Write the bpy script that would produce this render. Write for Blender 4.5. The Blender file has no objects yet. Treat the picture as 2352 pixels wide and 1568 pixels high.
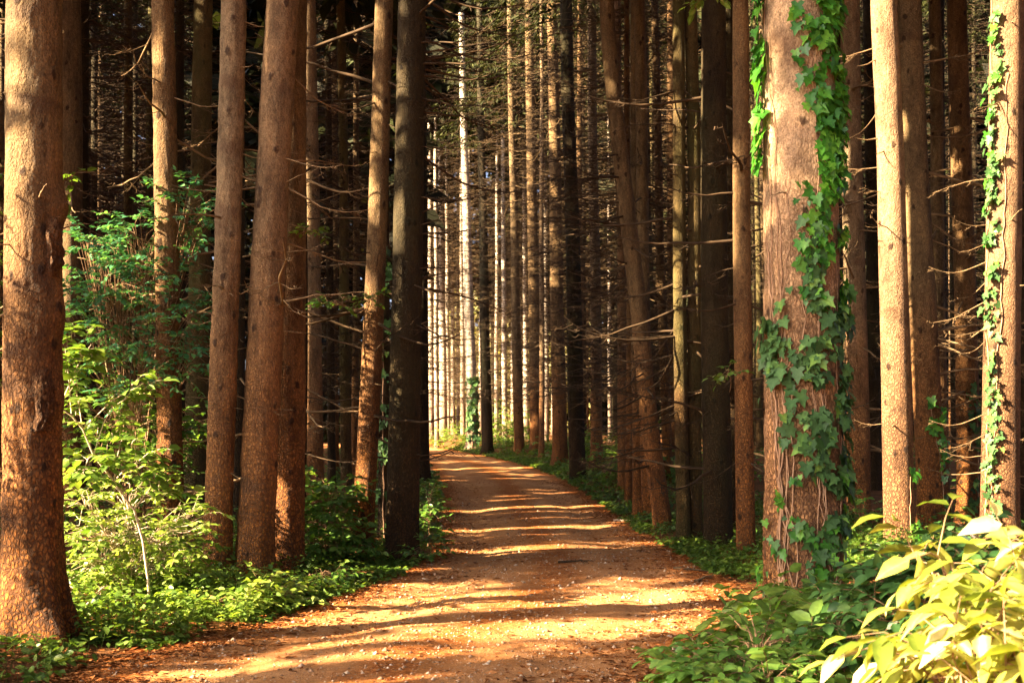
import bpy, math, random
import numpy as np
PI = math.pi
rad = math.radians
rng = np.random.default_rng(11)
random.seed(11)
scene = bpy.context.scene
COL = scene.collection

# ---------------------------------------------------------------- camera geometry (metres; view units measured on a 2352 x 1568 print)
F, CX, HY, EYE = 2613.0, 1176.0, 1000.0, 1.5
def wx(px, D): return (px - CX) / F * D
def wz(py, D): return EYE - (py - HY) / F * D
def at(px, py, D): return np.array([wx(px, D), D, wz(py, D)])

# ---------------------------------------------------------------- sun
AZ, EL = rad(22), rad(28)
SUN = np.array([math.cos(EL)*math.cos(AZ), math.cos(EL)*math.sin(AZ), -math.sin(EL)])   # travel of the light
EU = np.array([-math.sin(AZ), math.cos(AZ), 0.0])
EV = np.array([math.sin(EL)*math.cos(AZ), math.sin(EL)*math.sin(AZ), math.cos(EL)])

# ---------------------------------------------------------------- terrain
YS = [-40, 0, 3, 6.9, 7.84, 8.9, 10.6, 11.9, 14, 17, 22, 26, 30, 36, 40, 46, 52, 60, 68, 76, 95]
LS = [-9, -4.3, -3.4, -2.65, -2.5, -2.0, -1.55, -1.2, -1.03, -1.1, -1.38, -1.62, -1.95, -2.4, -3.0, -4.3, -5.9, -8.4, -11.6, -15.5, -30]
RS = [-4, -.6, .2, 1.05, 1.3, 1.72, 2.03, 2.1, 2.05, 1.92, 1.85, 1.66, 1.36, .68, .1, -.75, -1.75, -3.2, -6.0, -9.6, -22]
def edge_l(y): return np.interp(y, YS, LS)
def edge_r(y): return np.interp(y, YS, RS)
def base_z(y): return np.interp(y, [-60, 0, 18, 22, 26, 30, 35, 40, 55, 65, 90, 160], [0, 0, 0, .04, .17, .32, .44, .53, .68, .84, 1.2, 2.2])
def vnoise(x, y, s, seed=0):
    """smooth value noise in 2-D, vectorised, about -1..1"""
    x = np.asarray(x, float)/s + 37.1*seed; y = np.asarray(y, float)/s - 11.7*seed
    xi, yi = np.floor(x).astype(np.int64), np.floor(y).astype(np.int64)
    fx, fy = x-xi, y-yi
    fx, fy = fx*fx*(3-2*fx), fy*fy*(3-2*fy)
    def h(a, b):
        n = (a*374761393 + b*668265263 + seed*974711) & 0x7fffffff
        n = ((n ^ (n >> 13))*1274126177) & 0x7fffffff
        return ((n ^ (n >> 16)) & 0xffff)/32767.5 - 1
    return (h(xi, yi)*(1-fx)+h(xi+1, yi)*fx)*(1-fy) + (h(xi, yi+1)*(1-fx)+h(xi+1, yi+1)*fx)*fy
def sstep(a, b, t):
    t = np.clip((t-a)/(b-a), 0, 1); return t*t*(3-2*t)
def ground_z(x, y):
    x, y = np.asarray(x, float), np.asarray(y, float)
    l, r = edge_l(y), edge_r(y)
    dr, dl = x-r, l-x
    z = base_z(y)
    kr = .06 + .34*sstep(20, 34, y)
    z = z + kr*sstep(-.1, 2.2, dr) + .12*sstep(-.1, 2.0, dl)
    out = np.maximum(dr, dl)
    z = z + sstep(.3, 2.5, out)*(.10*vnoise(x, y, 2.7, 3)+.05*vnoise(x, y, .9, 4))
    z = z - .05*(1-sstep(-.35, .12, out))
    return z
def gz(x, y): return float(ground_z(x, y))

# ---------------------------------------------------------------- materials
def new_mat(name):
    m = bpy.data.materials.new(name); m.use_nodes = True
    nt = m.node_tree; nt.nodes.clear()
    out = nt.nodes.new('ShaderNodeOutputMaterial')
    return m, nt, out
def N(nt, typ, **kw):
    n = nt.nodes.new('ShaderNode'+typ)
    for k, v in kw.items():
        if k in n.inputs.keys() if isinstance(k, str) else False: n.inputs[k].default_value = v
        else: setattr(n, k, v)
    return n
def setin(n, **kw):
    for k, v in kw.items(): n.inputs[k.replace('_', ' ')].default_value = v
def ramp(nt, stops, interp='LINEAR'):
    r = nt.nodes.new('ShaderNodeValToRGB'); r.color_ramp.interpolation = interp
    e = r.color_ramp.elements
    while len(e) < len(stops): e.new(.5)
    for i, (p, c) in enumerate(stops):
        e[i].position = p; e[i].color = (*c, 1) if len(c) == 3 else c
    return r
def mixc(nt, fac, a, b, mode='MIX'):
    m = nt.nodes.new('ShaderNodeMix'); m.data_type = 'RGBA'; m.blend_type = mode
    for sock, v in ((m.inputs[0], fac), (m.inputs[6], a), (m.inputs[7], b)):
        if hasattr(v, 'links'): nt.links.new(v, sock)
        elif isinstance(v, (int, float)): sock.default_value = v
        else: sock.default_value = (*v, 1)
    return m.outputs[2]
def math_n(nt, op, a, b=None, clamp=False):
    m = nt.nodes.new('ShaderNodeMath'); m.operation = op; m.use_clamp = clamp
    for s, v in ((m.inputs[0], a), (m.inputs[1], b)):
        if v is None: continue
        if hasattr(v, 'links'): nt.links.new(v, s)
        else: s.default_value = v
    return m.outputs[0]

def bark_material(name, low, high, dark, green=0.0, plate=1.0, greenc=(.10, .11, .035)):
    m, nt, out = new_mat(name); L = nt.links.new
    tc = N(nt, 'TexCoord'); oi = N(nt, 'ObjectInfo')
    off = nt.nodes.new('ShaderNodeVectorMath'); off.operation = 'SCALE'
    comb = N(nt, 'CombineXYZ'); L(oi.outputs['Random'], comb.inputs[0]); L(oi.outputs['Random'], comb.inputs[2])
    L(comb.outputs[0], off.inputs[0]); off.inputs['Scale'].default_value = 90
    add = nt.nodes.new('ShaderNodeVectorMath'); add.operation = 'ADD'
    L(tc.outputs['Object'], add.inputs[0]); L(off.outputs[0], add.inputs[1])
    P = add.outputs[0]
    def mapped(sx, sz):
        mp = nt.nodes.new('ShaderNodeMapping'); mp.inputs['Scale'].default_value = (sx, sx, sz); L(P, mp.inputs[0]); return mp.outputs[0]
    sep = N(nt, 'SeparateXYZ'); L(tc.outputs['Object'], sep.inputs[0])
    hgt = math_n(nt, 'DIVIDE', sep.outputs[2], 3.6, True)
    n1 = N(nt, 'TexNoise'); setin(n1, Scale=1.0, Detail=6.0, Roughness=.65); L(mapped(5, 1.6), n1.inputs[0])
    n2 = N(nt, 'TexNoise'); setin(n2, Scale=1.0, Detail=5.0, Roughness=.7); L(mapped(26, 15), n2.inputs[0])
    n3 = N(nt, 'TexNoise'); setin(n3, Scale=1.0, Detail=3.0, Roughness=.6); L(mapped(90, 60), n3.inputs[0])
    # scaly plates (stronger towards the foot, as on an old spruce)
    dist = nt.nodes.new('ShaderNodeVectorMath'); dist.operation = 'MULTIPLY_ADD'
    L(n2.outputs['Color'], dist.inputs[0]); dist.inputs[1].default_value = (1.3, 1.3, 1.3); L(mapped(34, 21), dist.inputs[2])
    vo = N(nt, 'TexVoronoi', feature='DISTANCE_TO_EDGE'); setin(vo, Scale=1.0); L(dist.outputs[0], vo.inputs['Vector'])
    vc = N(nt, 'TexVoronoi'); setin(vc, Scale=1.0); L(dist.outputs[0], vc.inputs['Vector'])
    crack = N(nt, 'MapRange', interpolation_type='SMOOTHSTEP'); setin(crack, From_Min=0.0, From_Max=.22); L(vo.outputs['Distance'], crack.inputs[0])
    # knots: small dark eyes left by fallen branches
    kv = N(nt, 'TexVoronoi'); setin(kv, Scale=1.0, Randomness=.9); L(mapped(5.6, 3.6), kv.inputs['Vector'])
    kd = math_n(nt, 'MULTIPLY_ADD', n2.outputs[0], .34); nt.nodes[-1].inputs[2].default_value = -.17
    kdist = math_n(nt, 'ADD', kv.outputs['Distance'], kd)
    knot = N(nt, 'MapRange', interpolation_type='SMOOTHSTEP'); setin(knot, From_Min=.09, From_Max=.20, To_Min=1.0, To_Max=0.0); L(kdist, knot.inputs[0])
    # whorl scars: dark rough rings every so often
    wv = N(nt, 'TexNoise'); setin(wv, Scale=1.0, Detail=2.0); L(mapped(1.2, 2.6), wv.inputs[0])
    ring = N(nt, 'MapRange', interpolation_type='SMOOTHSTEP'); setin(ring, From_Min=.60, From_Max=.70); L(wv.outputs[0], ring.inputs[0])
    c = mixc(nt, hgt, low, high)
    c = mixc(nt, math_n(nt, 'MULTIPLY', N(nt, 'ObjectInfo').outputs['Random'], .35), c, tuple(x*.55 for x in low))
    rp = ramp(nt, [(.30, (.40, .38, .36)), (.52, (1, 1, 1)), (.74, (1.45, 1.40, 1.32))]); L(n1.outputs[0], rp.inputs[0])
    c = mixc(nt, 1.0, c, rp.outputs[0], 'MULTIPLY')
    rp2 = ramp(nt, [(.32, (.42, .40, .38)), (.5, (.95, .95, .95)), (.62, (1.2, 1.2, 1.2)), (.72, (2.0, 2.0, 1.95))]); L(n3.outputs[0], rp2.inputs[0])
    c = mixc(nt, .7, c, rp2.outputs[0], 'MULTIPLY')
    rp3 = ramp(nt, [(.34, (.55, .52, .50)), (.5, (1, 1, 1)), (.68, (1.35, 1.33, 1.3))]); L(n2.outputs[0], rp3.inputs[0])
    c = mixc(nt, .75, c, rp3.outputs[0], 'MULTIPLY')
    pv = ramp(nt, [(0, (.74, .70, .68)), (1, (1.2, 1.2, 1.2))]); L(vc.outputs['Color'], pv.inputs[0])
    plfac = N(nt, 'MapRange'); setin(plfac, From_Min=0.0, From_Max=1.0, To_Min=.8*plate, To_Max=.12*plate); L(hgt, plfac.inputs[0])
    c = mixc(nt, plfac.outputs[0], c, mixc(nt, 1.0, c, pv.outputs[0], 'MULTIPLY'))
    crackd = mixc(nt, crack.outputs[0], tuple(x*.55 for x in dark), (1, 1, 1))
    cc = mixc(nt, crack.outputs[0], tuple(x*1.0 for x in dark), c)
    c = mixc(nt, plfac.outputs[0], c, cc)
    c = mixc(nt, math_n(nt, 'MULTIPLY', ring.outputs[0], .55), c, dark)
    c = mixc(nt, math_n(nt, 'MULTIPLY', knot.outputs[0], .9), c, tuple(x*.45 for x in dark))
    if green:
        g = N(nt, 'TexNoise'); setin(g, Scale=1.0, Detail=4.0); L(mapped(2.2, .7), g.inputs[0])
        gm = N(nt, 'MapRange'); setin(gm, From_Min=.36, From_Max=.66, To_Max=green); L(g.outputs[0], gm.inputs[0])
        c = mixc(nt, gm.outputs[0], c, greenc)
    h = math_n(nt, 'MULTIPLY', crack.outputs[0], plfac.outputs[0])
    h = math_n(nt, 'ADD', h, math_n(nt, 'MULTIPLY', n2.outputs[0], .9))
    h = math_n(nt, 'ADD', h, math_n(nt, 'MULTIPLY', n3.outputs[0], .35))
    h = math_n(nt, 'ADD', h, math_n(nt, 'MULTIPLY', knot.outputs[0], .55))
    bp = N(nt, 'Bump'); setin(bp, Strength=1.0, Distance=.03); L(h, bp.inputs['Height'])
    b = N(nt, 'BsdfPrincipled'); setin(b, Roughness=.86); b.inputs['Specular IOR Level'].default_value = .22
    L(c, b.inputs['Base Color']); L(bp.outputs[0], b.inputs['Normal']); L(b.outputs[0], out.inputs[0])
    return m
def plain_bark(name, a, b_, rough=.85):
    m, nt, out = new_mat(name); L = nt.links.new
    tc = N(nt, 'TexCoord'); n = N(nt, 'TexNoise'); setin(n, Scale=9.0, Detail=4.0); L(tc.outputs['Object'], n.inputs[0])
    r = ramp(nt, [(.3, a), (.7, b_)]); L(n.outputs[0], r.inputs[0])
    b = N(nt, 'BsdfPrincipled'); setin(b, Roughness=rough); b.inputs['Specular IOR Level'].default_value = .2
    L(r.outputs[0], b.inputs['Base Color']); L(b.outputs[0], out.inputs[0]); return m
def leaf_material(name, stops, trans=.35, rough=.42, spec=.35, tcol=None):
    """leaf colour by a per-leaf 'tint' number (each leaf has its own age and kind of green)"""
    m, nt, out = new_mat(name); L = nt.links.new
    at_ = N(nt, 'Attribute', attribute_name='tint')
    r = ramp(nt, stops); L(at_.outputs['Fac'], r.inputs[0])
    tc = N(nt, 'TexCoord'); n = N(nt, 'TexNoise'); setin(n, Scale=40.0, Detail=2.0); L(tc.outputs['Object'], n.inputs[0])
    v = ramp(nt, [(.3, (.75, .75, .75)), (.7, (1.15, 1.15, 1.15))]); L(n.outputs[0], v.inputs[0])
    c = mixc(nt, 1.0, r.outputs[0], v.outputs[0], 'MULTIPLY')
    b = N(nt, 'BsdfPrincipled'); setin(b, Roughness=rough); b.inputs['Specular IOR Level'].default_value = spec
    L(c, b.inputs['Base Color'])
    t = N(nt, 'BsdfTranslucent')
    c2 = mixc(nt, 1.0, c, tcol or (1.5, 1.5, .7), 'MULTIPLY'); L(c2, t.inputs[0])
    mx = N(nt, 'MixShader'); mx.inputs[0].default_value = trans
    L(b.outputs[0], mx.inputs[1]); L(t.outputs[0], mx.inputs[2]); L(mx.outputs[0], out.inputs[0]); return m

M = {}
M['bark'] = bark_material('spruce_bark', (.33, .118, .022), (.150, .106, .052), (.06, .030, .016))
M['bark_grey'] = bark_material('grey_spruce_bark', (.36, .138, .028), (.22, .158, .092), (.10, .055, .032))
M['bark_green_shade'] = bark_material('shaded_algae_green_bark', (.145, .070, .021), (.090, .066, .025), (.028, .016, .008), green=.7, greenc=(.070, .066, .018))  # algae tint is real; base darkened to carry the shade on row trunks
M['bark_dark_shade'] = bark_material('dark_shaded_spruce_bark', (.075, .036, .012), (.040, .029, .013), (.014, .008, .004), green=.4, greenc=(.030, .032, .010))  # dark bark, deepened further: shade inside the wood is put into the colour
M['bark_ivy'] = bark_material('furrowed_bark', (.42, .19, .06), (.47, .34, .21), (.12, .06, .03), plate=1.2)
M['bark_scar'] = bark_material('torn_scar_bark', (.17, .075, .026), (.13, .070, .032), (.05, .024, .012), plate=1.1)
M['bark_lit'] = bark_material('sunlit_tan_spruce_bark', (.27, .125, .048), (.26, .165, .095), (.045, .022, .012))  # lighter bark copy: sun on the two bright trunks partly in the colour
M['bark_far_lit'] = bark_material('sunlit_pale_spruce_bark', (.48, .35, .24), (.56, .47, .37), (.09, .05, .028))  # full sun at the far bend is put into this whitened bark
M['twig'] = plain_bark('dead_twig_wood', (.09, .055, .027), (.25, .165, .085))
M['twig_dark'] = plain_bark('shade_dark_twig_wood', (.025, .016, .009), (.075, .046, .023))  # darker twig copy with deep-wood shade in its colour; also dark fallen twigs
M['twig_mid'] = plain_bark('shaded_dead_twig_wood', (.05, .032, .015), (.17, .11, .052))
M['stem_pale'] = plain_bark('pale_stem_bark', (.42, .31, .20), (.60, .48, .34), .6)
M['stem_brown'] = plain_bark('brown_stem_bark', (.16, .09, .045), (.28, .17, .09), .7)
M['vine'] = plain_bark('ivy_vine_bark', (.22, .12, .065), (.40, .25, .15), .8)
M['needles'] = leaf_material('spruce_needles', [(0, (.014, .016, .006)), (.6, (.028, .032, .010)), (1, (.055, .06, .018))], trans=.15, rough=.7, spec=.1)
M['far_leaf'] = leaf_material('far_wood_foliage', [(0, (.006, .006, .003)), (.7, (.013, .014, .005)), (1, (.03, .036, .01))], trans=.1, rough=.7, spec=.1)  # near-black: the deep shade of the far wood is in the leaf colour
M['leaf_blue'] = leaf_material('bluish_shrub_leaf', [(0, (.03, .12, .055)), (.6, (.06, .20, .085)), (1, (.16, .34, .08))], trans=.3)
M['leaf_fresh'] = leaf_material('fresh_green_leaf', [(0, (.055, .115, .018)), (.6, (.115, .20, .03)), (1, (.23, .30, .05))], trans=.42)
M['leaf_bright'] = leaf_material('sunlit_pale_leaf', [(0, (.07, .11, .012)), (.45, (.17, .20, .025)), (.8, (.36, .34, .08)), (1, (.60, .54, .32))], trans=.4, rough=.36, spec=.5)  # pale end of the ramp paints the blown-out sun on the leaves
M['leaf_sunny'] = leaf_material('sunny_yellow_green_leaf', [(0, (.06, .14, .018)), (.5, (.15, .24, .034)), (1, (.32, .37, .08))], trans=.42)  # lighter, yellower greens that paint sunlight on the low bushes
M['leaf_glow'] = leaf_material('pale_glow_leaf', [(0, (.16, .17, .05)), (.5, (.34, .30, .12)), (1, (.50, .42, .22))], trans=.4)  # warm glow beyond the bend put into a pale leaf colour
M['leaf_mid'] = leaf_material('mid_green_leaf', [(0, (.04, .105, .018)), (.6, (.09, .19, .03)), (1, (.20, .30, .05))], trans=.35)
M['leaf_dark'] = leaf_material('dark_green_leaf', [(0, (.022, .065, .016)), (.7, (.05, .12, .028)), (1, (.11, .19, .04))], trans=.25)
M['leaf_cover'] = leaf_material('ground_cover_leaf', [(0, (.035, .085, .014)), (.6, (.085, .155, .022)), (1, (.20, .26, .04))], trans=.38)
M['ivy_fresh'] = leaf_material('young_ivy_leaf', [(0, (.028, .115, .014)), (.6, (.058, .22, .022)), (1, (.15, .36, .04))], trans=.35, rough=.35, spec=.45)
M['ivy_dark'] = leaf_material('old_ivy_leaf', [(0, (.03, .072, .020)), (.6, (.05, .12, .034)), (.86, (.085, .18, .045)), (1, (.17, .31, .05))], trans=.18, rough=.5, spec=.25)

def ground_mat(name, path):
    m, nt, out = new_mat(name); L = nt.links.new
    tc = N(nt, 'TexCoord'); P = tc.outputs['Object']
    def noise(sc, det=5.0, ro=.6, sx=1, sy=1):
        mp = nt.nodes.new('ShaderNodeMapping'); mp.inputs['Scale'].default_value = (sx, sy, 1); L(P, mp.inputs[0])
        n = N(nt, 'TexNoise'); setin(n, Scale=sc, Detail=det, Roughness=ro); L(mp.outputs[0], n.inputs[0]); return n.outputs[0]
    big, mid, fine, grit = noise(.55), noise(3.2), noise(24, 6, .7), noise(95, 4, .75)
    if path:
        r1 = ramp(nt, [(.34, (.40, .170, .052)), (.52, (.50, .240, .095)), (.70, (.58, .34, .17))]); L(mid, r1.inputs[0])
        r2 = ramp(nt, [(.35, (.38, .140, .034)), (.65, (.52, .26, .11))]); L(big, r2.inputs[0])
        c = mixc(nt, .5, r1.outputs[0], r2.outputs[0])
        ea = N(nt, 'Attribute', attribute_name='edge')
        ef = math_n(nt, 'ADD', ea.outputs['Fac'], math_n(nt, 'MULTIPLY', math_n(nt, 'SUBTRACT', mid, .5), 1.5))
        ec = ramp(nt, [(.22, (.0, .0, .0)), (.62, (1, 1, 1))]); L(ef, ec.inputs[0])
        rl = ramp(nt, [(.32, (.17, .042, .007)), (.52, (.36, .105, .016)), (.72, (.50, .19, .038))]); L(fine, rl.inputs[0])
        c = mixc(nt, math_n(nt, 'MULTIPLY', ec.outputs[0], .85), c, rl.outputs[0])
        st = N(nt, 'TexVoronoi'); setin(st, Scale=34.0); L(P, st.inputs['Vector'])
        sm = N(nt, 'MapRange', interpolation_type='SMOOTHSTEP'); setin(sm, From_Min=.22, From_Max=.36, To_Min=1.0, To_Max=0.0); L(st.outputs['Distance'], sm.inputs[0])
        sel = N(nt, 'MapRange'); setin(sel, From_Min=.55, From_Max=.62); L(st.outputs['Color'], sel.inputs[0])
        stone = math_n(nt, 'MULTIPLY', sm.outputs[0], sel.outputs[0])
        c = mixc(nt, math_n(nt, 'MULTIPLY', stone, .7), c, (.44, .29, .18))
    else:
        r1 = ramp(nt, [(.3, (.07, .028, .010)), (.5, (.16, .062, .020)), (.7, (.26, .115, .040))]); L(fine, r1.inputs[0])
        r2 = ramp(nt, [(.35, (.05, .030, .012)), (.65, (.22, .090, .03))]); L(mid, r2.inputs[0])
        c = mixc(nt, .5, r1.outputs[0], r2.outputs[0]); stone = None
    g = ramp(nt, [(.32, (.45, .42, .4)), (.5, (.95, .95, .95)), (.72, (1.5, 1.5, 1.5))]); L(grit, g.inputs[0])
    c = mixc(nt, .8, c, g.outputs[0], 'MULTIPLY')
    f = ramp(nt, [(.3, (.66, .63, .6)), (.65, (1.12, 1.12, 1.12))]); L(fine, f.inputs[0])
    c = mixc(nt, .8, c, f.outputs[0], 'MULTIPLY')
    h = math_n(nt, 'ADD', math_n(nt, 'MULTIPLY', fine, .8), math_n(nt, 'MULTIPLY', grit, .5))
    if stone is not None: h = math_n(nt, 'ADD', h, math_n(nt, 'MULTIPLY', stone, .4))
    h = math_n(nt, 'ADD', h, math_n(nt, 'MULTIPLY', mid, .8))
    bp = N(nt, 'Bump'); setin(bp, Strength=.9, Distance=.03); L(h, bp.inputs['Height'])
    b = N(nt, 'BsdfPrincipled'); setin(b, Roughness=.93); b.inputs['Specular IOR Level'].default_value = .12
    L(c, b.inputs['Base Color']); L(bp.outputs[0], b.inputs['Normal']); L(b.outputs[0], out.inputs[0]); return m
M['path'] = ground_mat('gravel_and_needles', True)
M['floor'] = ground_mat('forest_litter', False)
M['litter'] = leaf_material('needle_litter_brown', [(0, (.10, .028, .008)), (.5, (.26, .085, .022)), (1, (.44, .20, .075))], trans=.0, rough=.9, spec=.05)
M['stone'] = leaf_material('path_stone', [(0, (.20, .11, .06)), (.6, (.36, .22, .13)), (1, (.55, .42, .30))], trans=.0, rough=.85, spec=.1)

# ---------------------------------------------------------------- mesh building
def build(name, V, faces, mat, parent=None, tint=None, smooth=False, loc=None, attr='tint'):
    """faces: list of (n,k) index arrays. One mesh object."""
    V = np.asarray(V, np.float32)
    me = bpy.data.meshes.new(name)
    faces = [np.asarray(f, np.int32) for f in faces if len(f)]
    me.vertices.add(len(V)); me.vertices.foreach_set('co', V.ravel())
    nl = sum(f.size for f in faces); npoly = sum(len(f) for f in faces)
    me.loops.add(nl); me.polygons.add(npoly)
    me.loops.foreach_set('vertex_index', np.concatenate([f.ravel() for f in faces]))
    tot = np.concatenate([np.full(len(f), f.shape[1], np.int32) for f in faces])
    st = np.concatenate([[0], np.cumsum(tot)[:-1]]).astype(np.int32)
    me.polygons.foreach_set('loop_start', st)
    if smooth: me.polygons.foreach_set('use_smooth', np.ones(npoly, bool))
    if tint is not None:
        a = me.attributes.new(attr, 'FLOAT', 'POINT'); a.data.foreach_set('value', np.asarray(tint, np.float32))
    me.update(calc_edges=True); me.validate()
    me.materials.append(mat)
    o = bpy.data.objects.new(name, me); COL.objects.link(o)
    if loc is not None: o.location = loc
    if parent is not None: o.parent = parent
    return o
def thing(name, label, cat, loc, group=None):
    o = bpy.data.objects.new(name, None); COL.objects.link(o)
    o.location = tuple(float(v) for v in loc); o.empty_display_size = .2
    o['label'] = label; o['category'] = cat
    if group: o['group'] = group
    return o
def tag(o, label, cat, group=None, kind=None):
    o['label'] = label
    if cat: o['category'] = cat
    if group: o['group'] = group
    if kind: o['kind'] = kind
    return o
class Bag:
    def __init__(s): s.V, s.F, s.T, s.n = [], {}, [], 0
    def add(s, V, faces, tint=None):
        V = np.asarray(V, float).reshape(-1, 3)
        for f in faces:
            f = np.asarray(f, np.int64)
            if len(f): s.F.setdefault(f.shape[1], []).append(f + s.n)
        s.V.append(V); s.T.append(np.zeros(len(V)) if tint is None else np.broadcast_to(tint, (len(V),)).astype(float)); s.n += len(V)
    def make(s, name, mat, parent=None, smooth=False, loc=None, tint=True):
        if not s.n: return None
        return build(name, np.concatenate(s.V), [np.concatenate(v) for v in s.F.values()], mat, parent, np.concatenate(s.T) if tint else None, smooth, loc)
def tube(pts, radii, sides=6, cap=True, phase=0.):
    pts = np.asarray(pts, float); n = len(pts); radii = np.broadcast_to(radii, (n,))
    t = np.gradient(pts, axis=0); t /= np.linalg.norm(t, axis=1, keepdims=True)+1e-9
    ref = np.array([0, 0, 1.]) if abs(t[0, 2]) < .8 else np.array([1., 0, 0])
    a = np.cross(np.broadcast_to(ref, t.shape), t); a /= np.linalg.norm(a, axis=1, keepdims=True)+1e-9
    b = np.cross(t, a)
    th = np.arange(sides)*2*PI/sides + phase
    V = pts[:, None] + radii[:, None, None]*(a[:, None]*np.cos(th)[None, :, None] + b[:, None]*np.sin(th)[None, :, None])
    i = np.arange(n-1)[:, None]*sides; j = np.arange(sides)[None]; k = (j+1) % sides
    q = np.stack([i+j, i+k, i+sides+k, i+sides+j], -1).reshape(-1, 4)
    return V.reshape(-1, 3), q
def tubes_batch(A, B, ra, rb, sag=0., segs=1, sides=3):
    """many straight/sagging thin tubes at once; A,B (n,3)"""
    A, B = np.asarray(A, float), np.asarray(B, float); n = len(A)
    if n == 0: return np.zeros((0, 3)), np.zeros((0, 4), int)
    t = np.linspace(0, 1, segs+1)
    P = A[:, None]*(1-t)[None, :, None] + B[:, None]*t[None, :, None]
    P[..., 2] += (np.broadcast_to(sag, (n,))[:, None])*(4*t*(1-t))[None]
    d = B-A; d = d/(np.linalg.norm(d, axis=1, keepdims=True)+1e-9)
    ref = np.where(np.abs(d[:, 2:3]) < .8, np.array([[0, 0, 1.]]), np.array([[1., 0, 0]]))
    a = np.cross(ref, d); a /= np.linalg.norm(a, axis=1, keepdims=True)+1e-9
    b = np.cross(d, a)
    r = np.broadcast_to(ra, (n,))[:, None]*(1-t)[None] + np.broadcast_to(rb, (n,))[:, None]*t[None]
    th = np.arange(sides)*2*PI/sides
    off = a[:, None]*np.cos(th)[None, :, None]+b[:, None]*np.sin(th)[None, :, None]
    V = P[:, :, None] + r[:, :, None, None]*off[:, None]
    m = (segs+1)*sides
    i = (np.arange(segs)*sides)[:, None]; j = np.arange(sides)[None]; k = (j+1) % sides
    q = np.stack([i+j, i+k, i+sides+k, i+sides+j], -1).reshape(-1, 4)
    Q = (q[None]+(np.arange(n)*m)[:, None, None]).reshape(-1, 4)
    return V.reshape(-1, 3), Q
def unit(v): return v/(np.linalg.norm(v, axis=-1, keepdims=True)+1e-9)

# leaf templates: x along the leaf 0..1, y across, z up
OVATE = (np.array([[0, 0, 0], [.28, 0, -.03], [.62, 0, -.02], [1, 0, -.12], [.22, .27, .05], [.60, .27, .05], [.22, -.27, .05], [.60, -.27, .05]]),
         [np.array([[0, 1, 4], [2, 3, 5], [0, 6, 1], [2, 7, 3]]), np.array([[1, 2, 5, 4], [1, 6, 7, 2]])])
LANCE = (np.array([[0, 0, 0], [.30, 0, -.02], [.66, 0, -.05], [1, 0, -.22], [.28, .22, .06], [.62, .20, .01], [.28, -.22, .06], [.62, -.20, .01]]), OVATE[1])
DIAM = (np.array([[0, 0, 0], [.45, .27, .05], [1, 0, -.06], [.45, -.27, .05]]), [np.array([[0, 3, 2, 1]])])
_iv = [(0, .0), (-.20, .22), (-.05, .50), (.22, .30), (.48, .46), (.56, .22), (1.0, 0)]
_ivp = np.array([[.18, 0, -.02]] + [[x, y, .02+.05*abs(y)] for x, y in _iv] + [[x, -y, .02+.05*abs(y)] for x, y in _iv[1:-1][::-1]])
_ivp[7, 2] = -.06
IVY = (_ivp, [np.array([[0, i, i+1 if i < len(_ivp)-1 else 1] for i in range(1, len(_ivp))])])
def leaves(bag, pos, axis, normal, size, tmpl, tint, width=1.0):
    n = len(pos)
    if n == 0: return
    T, Fs = tmpl; k = len(T)
    a = unit(axis); y = unit(np.cross(normal, a)); z = np.cross(a, y)
    s = np.broadcast_to(size, (n,))[:, None, None]
    w = np.broadcast_to(width, (n,))[:, None, None]
    V = pos[:, None] + s*(T[None, :, 0:1]*a[:, None] + w*T[None, :, 1:2]*y[:, None] + T[None, :, 2:3]*z[:, None])
    faces = [(f[None]+(np.arange(n)*k)[:, None, None]).reshape(-1, f.shape[1]) for f in Fs]
    vt = .16-1.1*np.abs(T[:, 1])     # paler along the midrib, deeper towards the margin
    if k == 4: vt = vt*0
    bag.add(V.reshape(-1, 3), faces, np.clip(np.broadcast_to(tint, (n,))[:, None]+vt[None]*(1. if k != len(_ivp) else .5), 0, 1).ravel())

# ---------------------------------------------------------------- canopy gaps cut on purpose: corridors that bring sun to chosen spots
HOLES = []     # (u, v, du, dv, s of the target)
def hole(p, du, dv, clear=True, ex=2):
    p = np.asarray(p, float); HOLES.append((p@EU, p@EV, du, dv, p@SUN, clear, ex))
NEARU = [(8.68, .24), (11.77, .17), (11.75, .2), (12.32, .2), (12.67, .15), (19.43, .1)]
def shaded(c, du):
    return any(abs(c@EU-u) < r+du for u, r in NEARU)
def streak(px0, px1, py, D, du, clear=False):
    """cuts a canopy slit so a band of sun falls on the path"""
    a, b = wx(px0, D), wx(px1, D)
    c = np.array([(a+b)/2, D, base_z(D)])
    du = du*(1.0 if D < 15 else .75)
    if shaded(c, du): return
    hole(c, du, max(.25, abs(b-a)/2*math.sin(EL)+.1), clear, 6)
def in_hole(P, grow=1.0):
    u, v, s = P@EU, P@EV, P@SUN
    m = np.zeros(len(P), bool)
    for (hu, hv, du, dv, hs, _c, ex) in HOLES:
        m |= (np.abs((u-hu)/(du*grow))**ex + np.abs((v-hv)/(dv*grow))**ex < 1) & (s < hs+.5)
    return m
def trunk_blocks(x, y, r):
    u, s = x*EU[0]+y*EU[1], (x*SUN[0]+y*SUN[1])
    for (hu, hv, du, dv, hs, c, ex) in HOLES:
        if c and abs(u-hu) < du*.8+r and s < hs and s > hs-60: return True
    return False
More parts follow.
